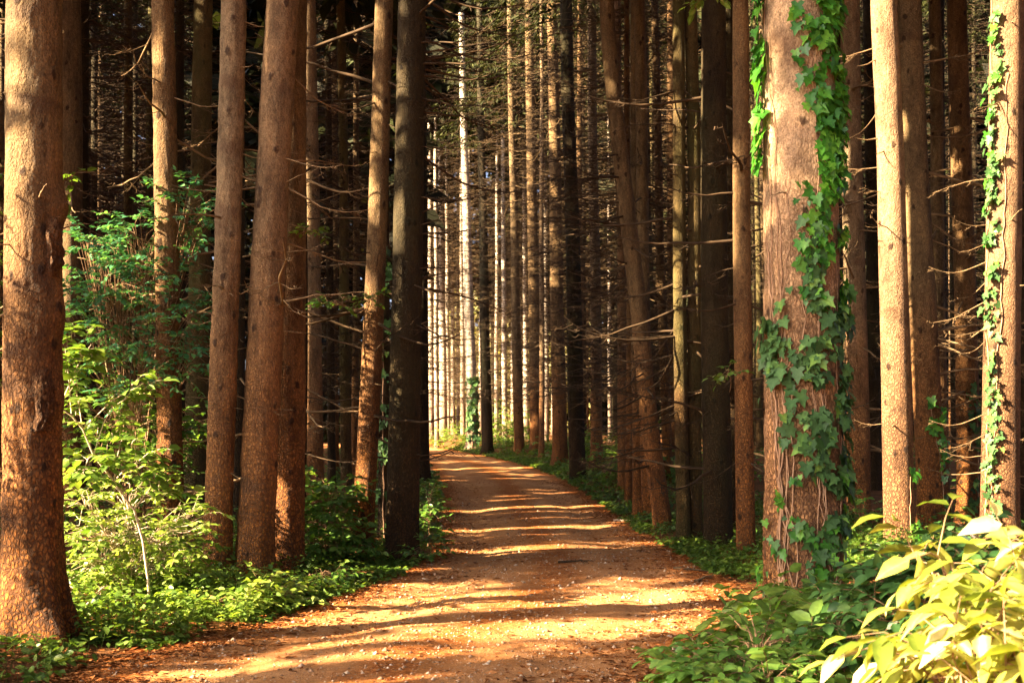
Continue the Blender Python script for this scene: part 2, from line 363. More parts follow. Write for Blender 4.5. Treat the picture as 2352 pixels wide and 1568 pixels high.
for (px, D, z0, z1, du) in [(2062, 13.1, .0, 2.6, .32), (2050, 13.1, 3.0, 5.2, .28), (2040, 13.1, 5.6, 6.8, .22),
                            (2290, 13.0, .2, 2.4, .45), (2295, 13.0, 2.8, 5.6, .42),
                            (2128, 15.7, 1.8, 3.2, .16), (2105, 15.7, 3.8, 4.6, .14)]:
    hole((wx(px, D), D, (z0+z1)/2), du, (z1-z0)/2*math.cos(EL)+.1)
hole((1.30, 3.4, .95), .55, .52)                   # the bright bush by the camera
hole((wx(2300, 4.3), 4.3, .9), .5, .5)
hole((wx(310, 9.6), 9.6, .55), .65, .42)           # leaves beside the big left trunk
hole((wx(190, 9.0), 9.0, 1.55), .25, .30)
hole((wx(600, 9.7), 9.7, .2), .30, .25)
hole((wx(310, 10.2), 10.2, .9), .35, .4)
hole((wx(760, 13.4), 13.4, .8), .34, .5); hole((wx(690, 10.8), 10.8, .3), .34, .35); hole((wx(830, 12.6), 12.6, .25), .25, .3); hole((wx(540, 10.2), 10.2, .35), .22, .25, False); hole((wx(985, 14.5), 14.5, .6), .34, .4, False); hole((wx(330, 12.2), 12.2, wz(600, 12.2)), .12, .5, False); hole((wx(440, 12.2), 12.2, wz(520, 12.2)), .10, .3, False)
hole((wx(45, 8.0), 8.0, wz(600, 8)), .07, .16, False)
hole((wx(40, 8.0), 8.0, wz(880, 8)), .06, .12, False)
hole((wx(30, 8.0), 8.0, wz(1440, 8)), .16, .2, False)
hole((wx(645, 11.5), 11.5, wz(80, 11.5)), .08, .3, False)
hole((wx(845, 13.75), 13.75, wz(920, 13.75)), .15, .5, False)
hole((wx(850, 13.75), 13.75, wz(700, 13.75)), .12, .35, False)
hole((wx(715, 19.6), 19.6, wz(120, 19.6)), .18, .7, False)
hole((wx(715, 19.6), 19.6, wz(460, 19.6)), .18, .6, False)
hole((wx(722, 19.6), 19.6, wz(850, 19.6)), .18, 1., False)
hole((wx(375, 12.2), 12.2, wz(350, 12.2)), .10, .5, False)
hole((wx(1700, 14), 14, wz(480, 14)), .14, .7, False)
hole((wx(1500, 18), 18, wz(950, 18)), .14, .5, False)
hole((wx(1590, 16), 16, wz(800, 16)), .14, .9, False)
for c, r in [((-5, 68, 4), 5.5), ((-2, 57, 5), 4.), ((1, 50, 4), 2.2), ((2.5, 40, 3), 1.6), ((-8, 75, 8), 5), ((2.2, 33, 2.5), 1.2), ((-9, 62, 2), 4)]:
    hole(c, r, r*.9, False)
hole((-4.4, 73, 10), 4.5, 11, False); hole((1, 100, 10), 10, 13, False)
hole((-.6, 64, 8), 2.2, 8, False); hole((2, 66, 7), 1.2, 8, False); hole((-2, 57, 7), 1.2, 6, False)
for a in [(1080, 1760, 1430, 8.8, .27, True), (660, 1100, 1438, 9.65, .25, True), (1440, 1560, 1545, 7.25, .10), (300, 800, 1545, 7.25, .05), (900, 1400, 1500, 7.85, .035), (560, 900, 1490, 8.0, .04),
          (980, 1420, 1460, 8.5, .04), (1250, 1640, 1375, 10.5, .05), (1150, 1640, 1300, 13.0, .13), (1010, 1400, 1216, 18.2, .16),
          (1020, 1420, 1170, 22.5, .24), (1000, 1250, 1078, 36, .4), (990, 1150, 1060, 41, .6), (985, 1100, 1045, 50, 1.0)]:
    streak(*a)
_r = np.random.default_rng(91); yy = 6.6
while yy < 44:
    lx, rx_ = float(edge_l(yy)), float(edge_r(yy)); p0 = lx+(rx_-lx)*_r.uniform(-.1, .75); p1 = p0+(rx_-lx)*_r.uniform(.15, .5)
    c = np.array([(p0+p1)/2, yy, base_z(yy)]); du_ = _r.uniform(.04, .15)*(1+yy*.012)
    if not shaded(c, du_) and not 10.3 < yy < 12.9: hole(c, du_, max(.2, (p1-p0)/2*math.sin(EL)), False, 6)
    yy += _r.uniform(.3, 1.2) *1.9 if yy > 13 else _r.uniform(.7, 1.6)*(1+yy*.02)

# ---------------------------------------------------------------- setting: floor and path
def axis(segs):
    return np.unique(np.concatenate([np.arange(a, b, s) for a, b, s in segs]))
gx = axis([(-160, -40, 6), (-40, -10, 1.2), (-10, -5, .4), (-5, 6, .16), (6, 11, .4), (11, 40, 1.2), (40, 161, 6)])
gy = axis([(-60, -5, 4), (-5, 4, .6), (4, 22, .2), (22, 45, .4), (45, 90, 1.2), (90, 241, 8)])
X, Y = np.meshgrid(gx, gy); Z = ground_z(X, Y)
nx, ny = len(gx), len(gy)
i = (np.arange(ny-1)[:, None]*nx+np.arange(nx-1)[None]); q = np.stack([i, i+1, i+nx+1, i+nx], -1).reshape(-1, 4)
o = build('forest_floor', np.stack([X, Y, Z], -1).reshape(-1, 3), [q], M['floor'], smooth=True); tag(o, 'brown needle and leaf litter floor of the spruce wood', None, kind='structure')
py_ = axis([(-20, 4, .5), (4, 24, .07), (24, 50, .18), (50, 90, .6)])
cu = np.linspace(0, 1, 61)
Yp = np.broadcast_to(py_[:, None], (len(py_), 61))
Lp, Rp = edge_l(py_)-.28+.10*vnoise(py_, 0*py_, .8, 5)+.07*vnoise(py_, 0*py_, .25, 6), edge_r(py_)+.28+.10*vnoise(py_, 0*py_, .8, 7)+.07*vnoise(py_, 0*py_, .25, 8)
Xp = Lp[:, None]*(1-cu)+Rp[:, None]*cu
mid_ = np.abs(cu*2-1)
Zp = base_z(Yp) + .035*(1-mid_**2) - .03*np.exp(-((mid_-.5)/.13)**2) + .012*vnoise(Xp, Yp, .9, 9) + .006*vnoise(Xp, Yp, .22, 10) - .02*sstep(.9, 1, mid_)
i = (np.arange(len(py_)-1)[:, None]*61+np.arange(60)[None]); q = np.stack([i, i+1, i+62, i+61], -1).reshape(-1, 4)
edge_a = np.broadcast_to(np.maximum(sstep(.55, .92, mid_), .62*np.exp(-(mid_/.2)**2)), Xp.shape)
o = build('path', np.stack([Xp, Yp, Zp], -1).reshape(-1, 3), [q], M['path'], tint=edge_a.ravel(), smooth=True, attr='edge')
tag(o, 'orange brown gravel path winding away between the spruces', None, kind='structure')
def path_z(x, y):
    l, r = edge_l(y)-.28, edge_r(y)+.28
    m = np.abs((x-l)/(r-l)*2-1)
    return base_z(y)+.035*(1-m**2)-.03*np.exp(-((m-.5)/.13)**2)+.012*vnoise(x, y, .9, 9)+.006*vnoise(x, y, .22, 10)
def top_z(x, y):
    x, y = np.asarray(x, float), np.asarray(y, float)
    ins = (x > edge_l(y)-.2) & (x < edge_r(y)+.2)
    return np.where(ins, np.maximum(path_z(x, y), ground_z(x, y)), ground_z(x, y))

# ---------------------------------------------------------------- trees
def branch_bag(length, rr, r0=.011, droop=.1, nsub=6, fan=.5):
    """one dead spruce branch along +x: thin, slightly drooping with an upturned tip, side twigs in its plane"""
    b = Bag()
    t = np.linspace(0, 1, 8)
    wob = rr.normal(0, .018*length, (8, 2)); wob[0] = 0
    pts = np.stack([t*length, np.cumsum(wob[:, 0])*.6, -droop*length*np.sin(t*PI*.8)+np.cumsum(wob[:, 1])*.5], -1)
    pts[0, 0] = -.04
    V, q = tube(pts, r0*(1-.8*t)+.0016, 5); b.add(V, [q])
    A, B = [], []
    for _ in range(nsub):
        s = rr.uniform(.25, .98); p = np.array([np.interp(s, t, pts[:, c]) for c in range(3)])
        sd = rr.choice([-1, 1]); ln = length*rr.uniform(.10, .36)*(1.15-s*.6)
        d = np.array([rr.uniform(.35, .9), sd*rr.uniform(.4, 1.0), rr.normal(-.12, .28)]); d = unit(d)*ln
        A.append(p); B.append(p+d)
        for _k in range(2):
            s2 = rr.uniform(.3, .9); A.append(p+d*s2); B.append(p+d*s2+unit(np.array([d[0]+rr.normal(0, ln*.5), d[1]+rr.normal(0, ln*.5), rr.normal(-.1*ln, .2*ln)]))*ln*rr.uniform(.25, .5))
    if A:
        V, q = tubes_batch(A, B, r0*.38, .0012, sag=-.02, segs=2); b.add(V, [q])
    return b
BR = []
for k in range(14):
    rr = np.random.default_rng(100+k)
    bg = branch_bag(1.0, rr, droop=rr.uniform(-.05, .22), nsub=int(rr.integers(3, 9)))
    BR.append((np.concatenate(bg.V), [np.concatenate(v) for v in bg.F.values()]))
STUB = []
for k in range(4):
    rr = np.random.default_rng(140+k)
    bg = branch_bag(1.0, rr, r0=.035, droop=rr.uniform(-.1, .2), nsub=int(rr.integers(0, 2)))
    STUB.append((np.concatenate(bg.V), [np.concatenate(v) for v in bg.F.values()]))
def lib_mesh(lst, nm, mat):
    r = []
    for V, Fq in lst:
        o = build(nm, V, Fq, mat); r.append(o.data); bpy.data.objects.remove(o)
    return r
BRM = lib_mesh(BR, 'dead_branch', M['twig']); BRD = lib_mesh(BR, 'dead_branch', M['twig_dark']); STM = lib_mesh(STUB, 'dead_branch', M['twig'])

def twig_cloud(seed, n, z0, z1, lmin, lmax, r0):
    """all the dead twigs of one distant tree, thin as they are"""
    rr = np.random.default_rng(seed)
    z = rr.uniform(z0, z1, n); z = np.round(z/.34)*.34 + rr.normal(0, .07, n)
    th = rr.uniform(0, 2*PI, n); ln = rr.uniform(lmin, lmax, n)*(.6+.4*rr.random(n))
    d = np.stack([np.cos(th), np.sin(th), rr.normal(-.10, .14, n)], -1)
    A = np.stack([.06*np.cos(th), .06*np.sin(th), z], -1); B = A+d*ln[:, None]; B[:, 2] += .06*ln
    b = Bag(); sag = -.07*ln
    V, q = tubes_batch(A, B, r0, r0*.3, sag=sag, segs=3); b.add(V, [q])
    m = 4; k = np.repeat(np.arange(n), m); s = rr.uniform(.2, 1, n*m)
    P = A[k]*(1-s)[:, None]+B[k]*s[:, None]; P[:, 2] += sag[k]*4*s*(1-s)
    side = np.stack([-np.sin(th[k]), np.cos(th[k]), np.zeros(n*m)], -1)*rr.choice([-1, 1], n*m)[:, None]
    dd = d[k]*rr.uniform(.3, .9, n*m)[:, None]+side*rr.uniform(.4, 1, n*m)[:, None]; dd[:, 2] += rr.normal(-.1, .2, n*m)
    E = P+unit(dd)*(ln[k]*rr.uniform(.12, .38, n*m))[:, None]
    V, q = tubes_batch(P, E, r0*.5, r0*.25, sag=-.02, segs=1); b.add(V, [q])
    return b
TWM = []
for k in range(8):
    b = twig_cloud(300+k, 380, 2.2, 19, .6, 2.6, .0125)
    o = b.make('dead_twigs', M['twig_mid'] if k % 2 else M['twig_dark'], tint=False); TWM.append(o.data); bpy.data.objects.remove(o)

def trunk_mesh(prof, r_base, H, sides, rings, flare, seed, bulge=()):
    """prof: function z -> (dx, dy). Tapered, root-flared, uneven."""
    rr = np.random.default_rng(seed)
    z = np.unique(np.concatenate([np.linspace(-.35, 1.2, max(6, rings//3)), np.linspace(1.2, 8, max(6, rings//2)), np.linspace(8, H, 8)]))
    th = np.linspace(0, 2*PI, sides, endpoint=False)
    lob = rr.integers(3, 6); ph = rr.uniform(0, 6)
    zz = z[:, None]; tt = th[None]
    taper = np.clip(1-.030*np.maximum(zz, 0)/1.0*(20/H)*.9, .06, 1)
    fl = flare*np.exp(-np.maximum(zz, -.1)/.24)
    r = r_base*(taper+fl*(.55+.45*np.cos(lob*tt+ph)+.25*np.cos((lob+2)*tt-ph)))
    r = r*(1+.022*vnoise(np.cos(tt)*2+9*(seed % 97), zz+np.sin(tt)*2, .8, 13)+.016*vnoise(np.cos(tt)*3+5*(seed % 91), zz*1.5+np.sin(tt)*3, .33, 15))
    if sides > 30:
        ar = tt*r_base
        r = r+.0045*vnoise(ar+7.3*seed, zz*.8+0*ar, .055, 17)*np.exp(-np.maximum(zz, 0)/4)+.003*vnoise(ar, zz+0*ar, .025, 18)+.006*vnoise(ar+3.1*seed, zz+0*ar, .14, 19)
    for (bz, bt, ba, bs) in bulge:
        dt = np.angle(np.exp(1j*(tt-bt)))
        r = r + ba*np.exp(-((zz-bz)/bs)**2-(dt*r_base/bs/.9)**2)
    off = np.array([prof(float(k)) for k in z])
    V = np.stack([off[:, 0:1]+r*np.cos(tt), off[:, 1:2]+r*np.sin(tt), np.broadcast_to(zz, r.shape)], -1)
    n = len(z)
    i = np.arange(n-1)[:, None]*sides; j = np.arange(sides)[None]; k = (j+1) % sides
    q = np.stack([i+j, i+k, i+sides+k, i+sides+j], -1).reshape(-1, 4)
    return V.reshape(-1, 3), q, (lambda zc: r_base*max(.06, 1-.027*max(zc, 0)*(20/H)))

def crown_bag(cx, cy, z_foot, z0, z1, R, prof, rr, dens=1.0, fine=False, off=False):
    """drooping needle sprays along the limbs of a spruce; sprays inside the cut sun corridors are left out"""
    b = Bag(); lb = Bag()
    nb = int(46*dens); zb = z0+(z1-z0)*rr.random(nb)**1.15; th = rr.uniform(0, 2*PI, nb)
    rl = R*np.clip((z1-zb)/(z1-z0)*1.25+.12, .15, 1)*rr.uniform(.6, 1.05, nb)
    k = 34 if fine else (50 if off else 26)
    s = rr.uniform(.18, 1, (nb, k))
    ox = np.array([prof(z) for z in zb])
    d = np.stack([np.cos(th), np.sin(th)], -1)
    P = np.zeros((nb, k, 3))
    P[..., :2] = ox[:, None] + d[:, None]*(rl[:, None]*s)[..., None] + rr.normal(0, .16, (nb, k, 2))
    P[..., 2] = zb[:, None]-.28*rl[:, None]*s**1.4+rr.normal(0, .10, (nb, k))
    ax = np.zeros((nb, k, 3)); ax[..., :2] = d[:, None]*.6+rr.normal(0, .55, (nb, k, 2)); ax[..., 2] = -.45+rr.normal(0, .3, (nb, k))
    nrm = rr.normal(0, .6, (nb, k, 3)); nrm[..., 2] += .8
    P, ax, nrm = P.reshape(-1, 3), ax.reshape(-1, 3), nrm.reshape(-1, 3)
    sz = (rr.uniform(.16, .38, len(P)) if fine else (rr.uniform(.24, .46, len(P)) if off else rr.uniform(.35, .7, len(P))))
    au = unit(ax); C = np.array([cx, cy, z_foot]); sd_ = unit(np.cross(nrm, au))*(sz*.22)[:, None]
    keep = ~(in_hole(P+C) | in_hole(P+C+au*sz[:, None]) | in_hole(P+C+au*sz[:, None]*.5+sd_) | in_hole(P+C+au*sz[:, None]*.5-sd_))
    leaves(b, P[keep], ax[keep], nrm[keep], sz[keep], DIAM, rr.random(keep.sum()), width=.42 if fine else .9)
    A = np.concatenate([ox, zb[:, None]], 1); B = A.copy(); B[:, :2] += d*rl[:, None]; B[:, 2] -= .28*rl
    V, q = tubes_batch(A, B, .022, .006, segs=2); lb.add(V, [q])
    return b, lb

TREES = []      # records for the labels and for planting
REFNAME = {}
def tree(px_top, px_base, D, w, label, mat='bark', mid=None, H=None, crown=(11.5, 2.0), nbr=10, flare=.42, group=None, lean_y=0., bulge=(), br=(1.0, 6.5), stub=3, dark=False, zbase=None, brlen=(.5, 1.9), ref=None, side=None):
    """a tree measured by its width and by where its axis meets the top of the print and the ground"""
    x0 = wx(px_base, D); g = gz(x0, D) if zbase is None else zbase
    zt = wz(0, D)-g; x1 = wx(px_top, D)-x0
    rb = w/2/F*D
    H = H or rng.uniform(21, 25)
    if mid is not None:
        zs = [0]+[wz(m[1], D)-g for m in mid[::-1]]+[zt, H]; xs = [0]+[wx(m[0], D)-x0 for m in mid[::-1]]+[x1, x1*1.2+.2*(x1-(wx(mid[0][0], D)-x0))]
        prof = lambda z: (float(np.interp(z, zs, xs)), lean_y*z)
    else:
        k = x1/zt; bend = random.uniform(-.02, .02); pz = random.uniform(0, 6)
        prof = lambda z: (k*(z if z < zt else zt+.5*(z-zt)) + bend*math.sin(z*.7+pz), lean_y*z+.015*math.sin(z*.9+pz))
    seed = int(abs(px_base*7+D*31)) % 9973
    rr = np.random.default_rng(seed)
    near = D < 21
    root = thing('spruce_tree', label, 'tree', (x0, D, g), group)
    V, q, rad_at = trunk_mesh(prof, rb*1.04, H, 72 if D < 13 else 28 if D < 16 else 16, 300 if D < 13 else 60 if D < 16 else 26, flare, seed, bulge)
    build('trunk', V, [q], M[mat], root, smooth=True)
    fine = D > 24
    cb, lb = crown_bag(x0, D, g, crown[0]+(2.5 if fine else 0)+rr.uniform(-1.5, 1.5), H-.3, crown[1], prof, rr, fine=fine)
    cr = cb.make('crown', M['needles'], root)
    if near:
        nbr2 = nbr if D < 12.8 else int(nbr*2.3)
        for kk in range(nbr2+stub):
            short = kk >= nbr2
            z = rr.uniform(br[0], min(br[1], zt+.8)); ths = rr.uniform(0, 2*PI)
            if side is not None and not short: ths = side + rr.normal(0, .7)
            me = (STM if short else (BRD if dark or (D > 13 and 690 < px_base < 1720) else BRM))[int(rr.integers(0, 4 if short else 14))]
            ox, oy = prof(z); r = rad_at(z)*.92
            c = bpy.data.objects.new('dead_branch', me); COL.objects.link(c); c.parent = root
            c.location = (ox+r*math.cos(ths), oy+r*math.sin(ths), z)
            ln = rr.uniform(.07, .30) if short else rr.uniform(*brlen)
            c.rotation_euler = (rr.uniform(-.3, .3), rr.uniform(-.25, .30), ths); c.scale = (ln, ln, ln)
    else:
        if rr.random() < .99:
            ti_ = int(rr.integers(0, 4)); c = bpy.data.objects.new('dead_twigs', TWM[ti_*2+(1 if 985 < px_base < 1560 and rr.random() < .45 else 0)]); COL.objects.link(c); c.parent = root
            zm = 6.; ox, oy = prof(zm); lx = prof(12.)[0]-prof(0.)[0]
            c.rotation_euler = (0, math.atan2(lx, 12.), rr.uniform(-.2, .2)); s = rr.uniform(.85, 1.2); c.scale = (s, s, 1)
    TREES.append(dict(px=px_base, pm=(px_base*.6+px_top*.4), D=D, w=w, root=root, ref=ref, x=x0))
    return root, prof, rad_at

T = {}
# --- left of the path
T['big_left'] = tree(77, 76, 8.0, 128, 'thickest spruce on the left, brown scaly trunk with a torn scar and buttressed foot', nbr=3, flare=.75, stub=12, ref='the thick scarred trunk',
     bulge=((3.05, .1, .05, .12), (2.3, -.3, .035, .2), (1.75, -.35, .03, .18)), br=(1.5, 5), brlen=(.3, .7), side=2.6)
tree(162, 166, 19.6, 52, 'brown spruce rising right behind the thickest scarred trunk, spiky dead twigs on it', nbr=16, brlen=(.4, 1.2))
tree(373, 396, 12.2, 56, 'slim brown spruce rising out of the bluish leafy shrub, lit along one edge', nbr=12, brlen=(.4, 1.3), ref='the trunk in the bluish shrub')
tree(413, 415, 22, 26, 'thin dark spruce tucked close behind the trunk in the bluish shrub', 'bark_dark_shade')
tree(468, 448, 19.6, 52, 'broad dim olive trunk between the shrub trunk and the paired spruces', 'bark_green_shade', nbr=12)
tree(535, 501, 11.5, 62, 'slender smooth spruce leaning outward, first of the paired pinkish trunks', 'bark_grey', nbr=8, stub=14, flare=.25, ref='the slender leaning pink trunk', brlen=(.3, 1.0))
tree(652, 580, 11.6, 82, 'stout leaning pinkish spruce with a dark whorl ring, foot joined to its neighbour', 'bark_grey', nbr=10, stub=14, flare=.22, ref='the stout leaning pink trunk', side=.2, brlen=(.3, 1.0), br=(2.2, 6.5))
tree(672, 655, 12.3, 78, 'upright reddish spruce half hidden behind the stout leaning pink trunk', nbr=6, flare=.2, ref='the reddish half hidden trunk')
tree(693, 690, 16.5, 26, 'thin black trunk edge close behind the reddish half hidden spruce', 'bark_dark_shade', nbr=6)
tree(709, 727, 19.6, 38, 'pale sun-streaked slim spruce standing alone by the leafy bush', 'bark_grey', nbr=14, ref='the pale sun-streaked trunk')
tree(783, 797, 22.5, 25, 'thin greenish spruce between the pale sun-streaked trunk and the slanting one', 'bark_green_shade')
tree(752, 762, 26, 18, 'very thin shadowed spruce beside the pale sun-streaked trunk', 'bark_dark_shade')
tree(820, 815, 27, 16, 'thin ragged spruce with bright twigs just before the slanting trunk', 'bark')
tree(886, 832, 13.75, 48, 'slanting slim spruce with sun patches and a mottled foot in the undergrowth', nbr=12, flare=.3, stub=4, ref='the slanting sun-patched trunk')
tree(878, 884, 16.2, 30, 'thin ivy-wrapped dark spruce squeezed between the slanting and the blackish trunk', 'bark_dark_shade', nbr=5)
tree(946, 924, 13.5, 73, 'massive blackish spruce at the path edge where the bend disappears', 'bark_dark_shade', nbr=18, dark=True, flare=.2, side=.1, ref='the massive blackish trunk', brlen=(.4, 1.5), br=(2.8, 7.2))
tree(966, 971, 30, 30, 'dark spruce half behind the massive blackish trunk, foot on the path edge', 'bark_dark_shade')
# --- right of the path, near to far
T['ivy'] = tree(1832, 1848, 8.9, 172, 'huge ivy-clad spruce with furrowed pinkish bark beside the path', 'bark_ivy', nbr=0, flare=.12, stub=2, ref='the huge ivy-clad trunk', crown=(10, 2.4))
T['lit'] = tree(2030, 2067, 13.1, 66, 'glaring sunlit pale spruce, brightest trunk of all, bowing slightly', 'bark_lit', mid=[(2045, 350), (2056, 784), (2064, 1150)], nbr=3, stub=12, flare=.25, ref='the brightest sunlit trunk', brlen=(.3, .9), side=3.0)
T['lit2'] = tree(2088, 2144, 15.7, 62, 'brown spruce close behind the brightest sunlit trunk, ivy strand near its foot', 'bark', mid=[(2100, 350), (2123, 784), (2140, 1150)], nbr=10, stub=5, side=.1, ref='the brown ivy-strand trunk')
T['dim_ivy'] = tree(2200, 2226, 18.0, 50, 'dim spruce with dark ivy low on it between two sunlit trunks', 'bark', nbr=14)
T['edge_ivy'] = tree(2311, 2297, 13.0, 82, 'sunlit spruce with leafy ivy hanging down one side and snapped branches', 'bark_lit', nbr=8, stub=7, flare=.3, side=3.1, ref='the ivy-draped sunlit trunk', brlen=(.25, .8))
tree(2362, 2352, 16.5, 40, 'dark spruce at the picture edge beyond the ivy-draped sunlit trunk', 'bark_dark_shade', nbr=6)
tree(1996, 2012, 25.0, 34, 'straight dark spruce in the shadows between the huge ivy-clad and brightest trunks', 'bark_dark_shade')
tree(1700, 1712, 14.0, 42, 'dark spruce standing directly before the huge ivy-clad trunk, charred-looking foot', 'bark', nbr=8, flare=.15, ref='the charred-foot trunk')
tree(1637, 1648, 15.2, 64, 'broad straight shadowed spruce, widest in the row along the path', 'bark_dark_shade', nbr=8, flare=.12, ref='the broad shadowed trunk', dark=True)
tree(1672, 1684, 16.8, 34, 'shadowed spruce half hidden behind the broad shadowed trunk', 'bark_dark_shade', nbr=4)
tree(1587, 1600, 15.9, 33, 'slim brown spruce touching the broad shadowed trunk, thin sun line down it', 'bark_green_shade', nbr=9, flare=.15)
tree(1555, 1570, 15.8, 31, 'slim brown spruce standing between the bowed trunk and the thin sun line trunk', 'bark_green_shade', nbr=9, flare=.15, ref='the slim row trunk')
tree(1390, 1524, 18.2, 42, 'bowed spruce leaning strongly toward the path, kinked halfway up', 'bark', mid=[(1412, 250), (1437, 460), (1468, 720), (1494, 1000)], nbr=18, flare=.2, ref='the bowed leaning trunk', side=3.0)
tree(1466, 1490, 20.3, 32, 'straight dark spruce crossed by the bowed leaning trunk', 'bark', nbr=12)
tree(1502, 1532, 27, 22, 'thin spruce seen just beyond the bowed leaning trunk', 'bark')
tree(1455, 1464, 20.8, 23, 'thin brown spruce in the tight cluster beside the bowed trunk foot', 'bark', nbr=8)
tree(1440, 1446, 23, 16, 'thinnest spruce of the tight cluster beside the bowed trunk', 'bark')
tree(1418, 1432, 25.5, 22, 'thin sunlit yellow spruce with a flared foot at the cluster edge', 'bark_grey')
tree(1358, 1372, 32, 27, 'golden lit spruce with a wide flared foot above the green verge', 'bark_grey', flare=.5, ref='the golden flared trunk')
tree(1300, 1328, 30, 37, 'dark upright spruce nearest the path on the green verge', 'bark_dark_shade', flare=.25, ref='the dark verge trunk')
tree(1268, 1286, 35.5, 34, 'yellow-brown spruce with splayed roots on the verge', 'bark', flare=.5, ref='the splayed root trunk')
tree(1214, 1232, 44, 28, 'reddish brown spruce beyond the splayed root trunk', 'bark')
tree(1170, 1192, 46, 23, 'slim spruce on the verge where the path begins to bend', 'bark')
tree(1100, 1119, 51, 25, 'dark spruce standing alone inside the path bend', 'bark_dark_shade', ref='the lone bend trunk')
tree(1058, 1086, 57, 26, 'pale sunlit spruce with ivy about its lower trunk inside the far bend', 'bark_far_lit', ref='the far ivy trunk')
tree(1198, 1210, 66, 12, 'thin white sunlit spruce behind the bend', 'bark_far_lit')
tree(1250, 1255, 66, 13, 'thin white sunlit spruce behind the reddish and splayed root trunks', 'bark_far_lit')
tree(1152, 1160, 62, 13, 'thin pale spruce between the lone bend trunk and the verge spruces', 'bark_far_lit')
tree(1008, 1019, 68, 18, 'bright white spruce second from the blackish trunk at the bend', 'bark_far_lit')
tree(985, 991, 74, 15, 'bright white spruce nearest the blackish trunk at the bend', 'bark_far_lit')
tree(1056, 1064, 76, 12, 'slender white spruce just before the far ivy trunk', 'bark_far_lit')
tree(1036, 1041, 80, 11, 'slender white spruce midway between the bright bend trunks', 'bark_far_lit')
tree(1396, 1401, 58, 9, 'hair-thin white spruce glinting between the golden and cluster trunks', 'bark_far_lit')
tree(1340, 1347, 55, 12, 'thin spruce peeping between the dark verge and golden flared trunks', 'bark')
NAMED = len(TREES)

# --- the wood behind: jittered stand, only what can be seen between the nearer trunks
def clash(x, y, dmin):
    return any((t['x']-x)**2+(t['D']-y)**2 < dmin**2 for t in TREES)
cand = []
y = 15.0
while y < 78:
    half = .46*y+2
    x = -half
    while x < half:
        cx_, cy_ = x+rng.uniform(-.9, .9), y+rng.uniform(-1.1, 1.1)
        l, r = float(edge_l(cy_)), float(edge_r(cy_))
        mrg = .9 if cy_ < 40 else 1.6
        if not (l-mrg < cx_ < r+mrg) and not (cy_ > 40 and l-7 < cx_ < l): cand.append((cx_, cy_))
        x += rng.uniform(1.3, 2.2)
    y += 2.3 if y < 40 else 3.0
cand.sort(key=lambda c: c[1])
cov = np.full(2400, np.inf)
for t in TREES:
    a, b = int(max(0, t['pm']-t['w']*.5)), int(min(2399, t['pm']+t['w']*.5)); cov[a:b+1] = np.minimum(cov[a:b+1], t['D'])
bgn = 0
for (x, y_) in cand:
    px = CX+x/y_*F; d = rng.uniform(.18, .33); w = d/y_*F
    if rng.random() > (.25 if y_ < 24 else .5 if y_ < 32 else 1.): continue
    if px < -20 or px > 2370: continue
    a, b = int(max(0, px-w/2)), int(min(2399, px+w/2))
    vis = (cov[a:b+1] > y_).sum()
    if vis < max(2, .18*(b-a+1)) or clash(x, y_, .9): continue
    # keep the far bend open
    if 985 < px < 1120 and y_ < 56: continue
    if y_ < 30 and trunk_blocks(x, y_, d/2) and rng.random() < .8: continue
    a2, b2 = int(max(0, px-w*.22)), int(min(2399, px+w*.22)); cov[a2:b2+1] = np.minimum(cov[a2:b2+1], y_)
    mt = rng.choice(['bark', 'bark_green_shade', 'bark_dark_shade', 'bark_grey'], p=[.28, .27, .38, .07])
    if y_ > 50 and 985 < px < 1300: mt = 'bark_far_lit'
    tree(px+rng.normal(0, 6)-.01*(px-CX), px, y_, w, '', mt, group=None, flare=.2, nbr=9)
    bgn += 1
    if bgn >= 190: break
for px in (1003, 1030, 1052, 1076, 1103, 1140, 1178, 1205, 1243, 1270):
    D_ = rng.uniform(60, 84); x_ = wx(px, D_)
    if not clash(x_, D_, .8): tree(px-.01*(px-CX)+rng.normal(0, 4), px, D_, rng.uniform(.24, .34)/D_*F, '', 'bark_far_lit', flare=.2)
# labels for these: by the gap between two easily found trunks
refs = sorted([t for t in TREES if t['ref']], key=lambda t: t['pm'])
ordw = ['first', 'second', 'third', 'fourth', 'fifth', 'sixth', 'seventh', 'eighth', 'ninth', 'tenth', 'eleventh', 'twelfth', 'thirteenth', 'fourteenth', 'fifteenth', 'sixteenth', 'seventeenth', 'eighteenth', 'nineteenth', 'twentieth', 'twenty-first', 'twenty-second', 'twenty-third', 'twenty-fourth', 'twenty-fifth', 'twenty-sixth', 'twenty-seventh', 'twenty-eighth']
gaps = {}
for t in TREES[NAMED:]:
    k = sum(1 for r in refs if r['pm'] < t['pm']); gaps.setdefault(k, []).append(t)
for k, ts in gaps.items():
    ts.sort(key=lambda t: t['pm'])
    a = refs[k-1]['ref'] if k > 0 else None; b = refs[k]['ref'] if k < len(refs) else None
    for i_, t in enumerate(ts):
        w_ = ordw[min(i_, len(ordw)-1)]
        if a and b: lab = f"{w_} dim spruce from {a} towards {b}"
        elif b: lab = f"{w_} dim thin spruce counted inward from the edge before {b}"
        else: lab = f"{w_} dim thin spruce counted from {a} outward"
        t['root']['label'] = lab; t['root']['group'] = 'thin spruces deep in the wood'
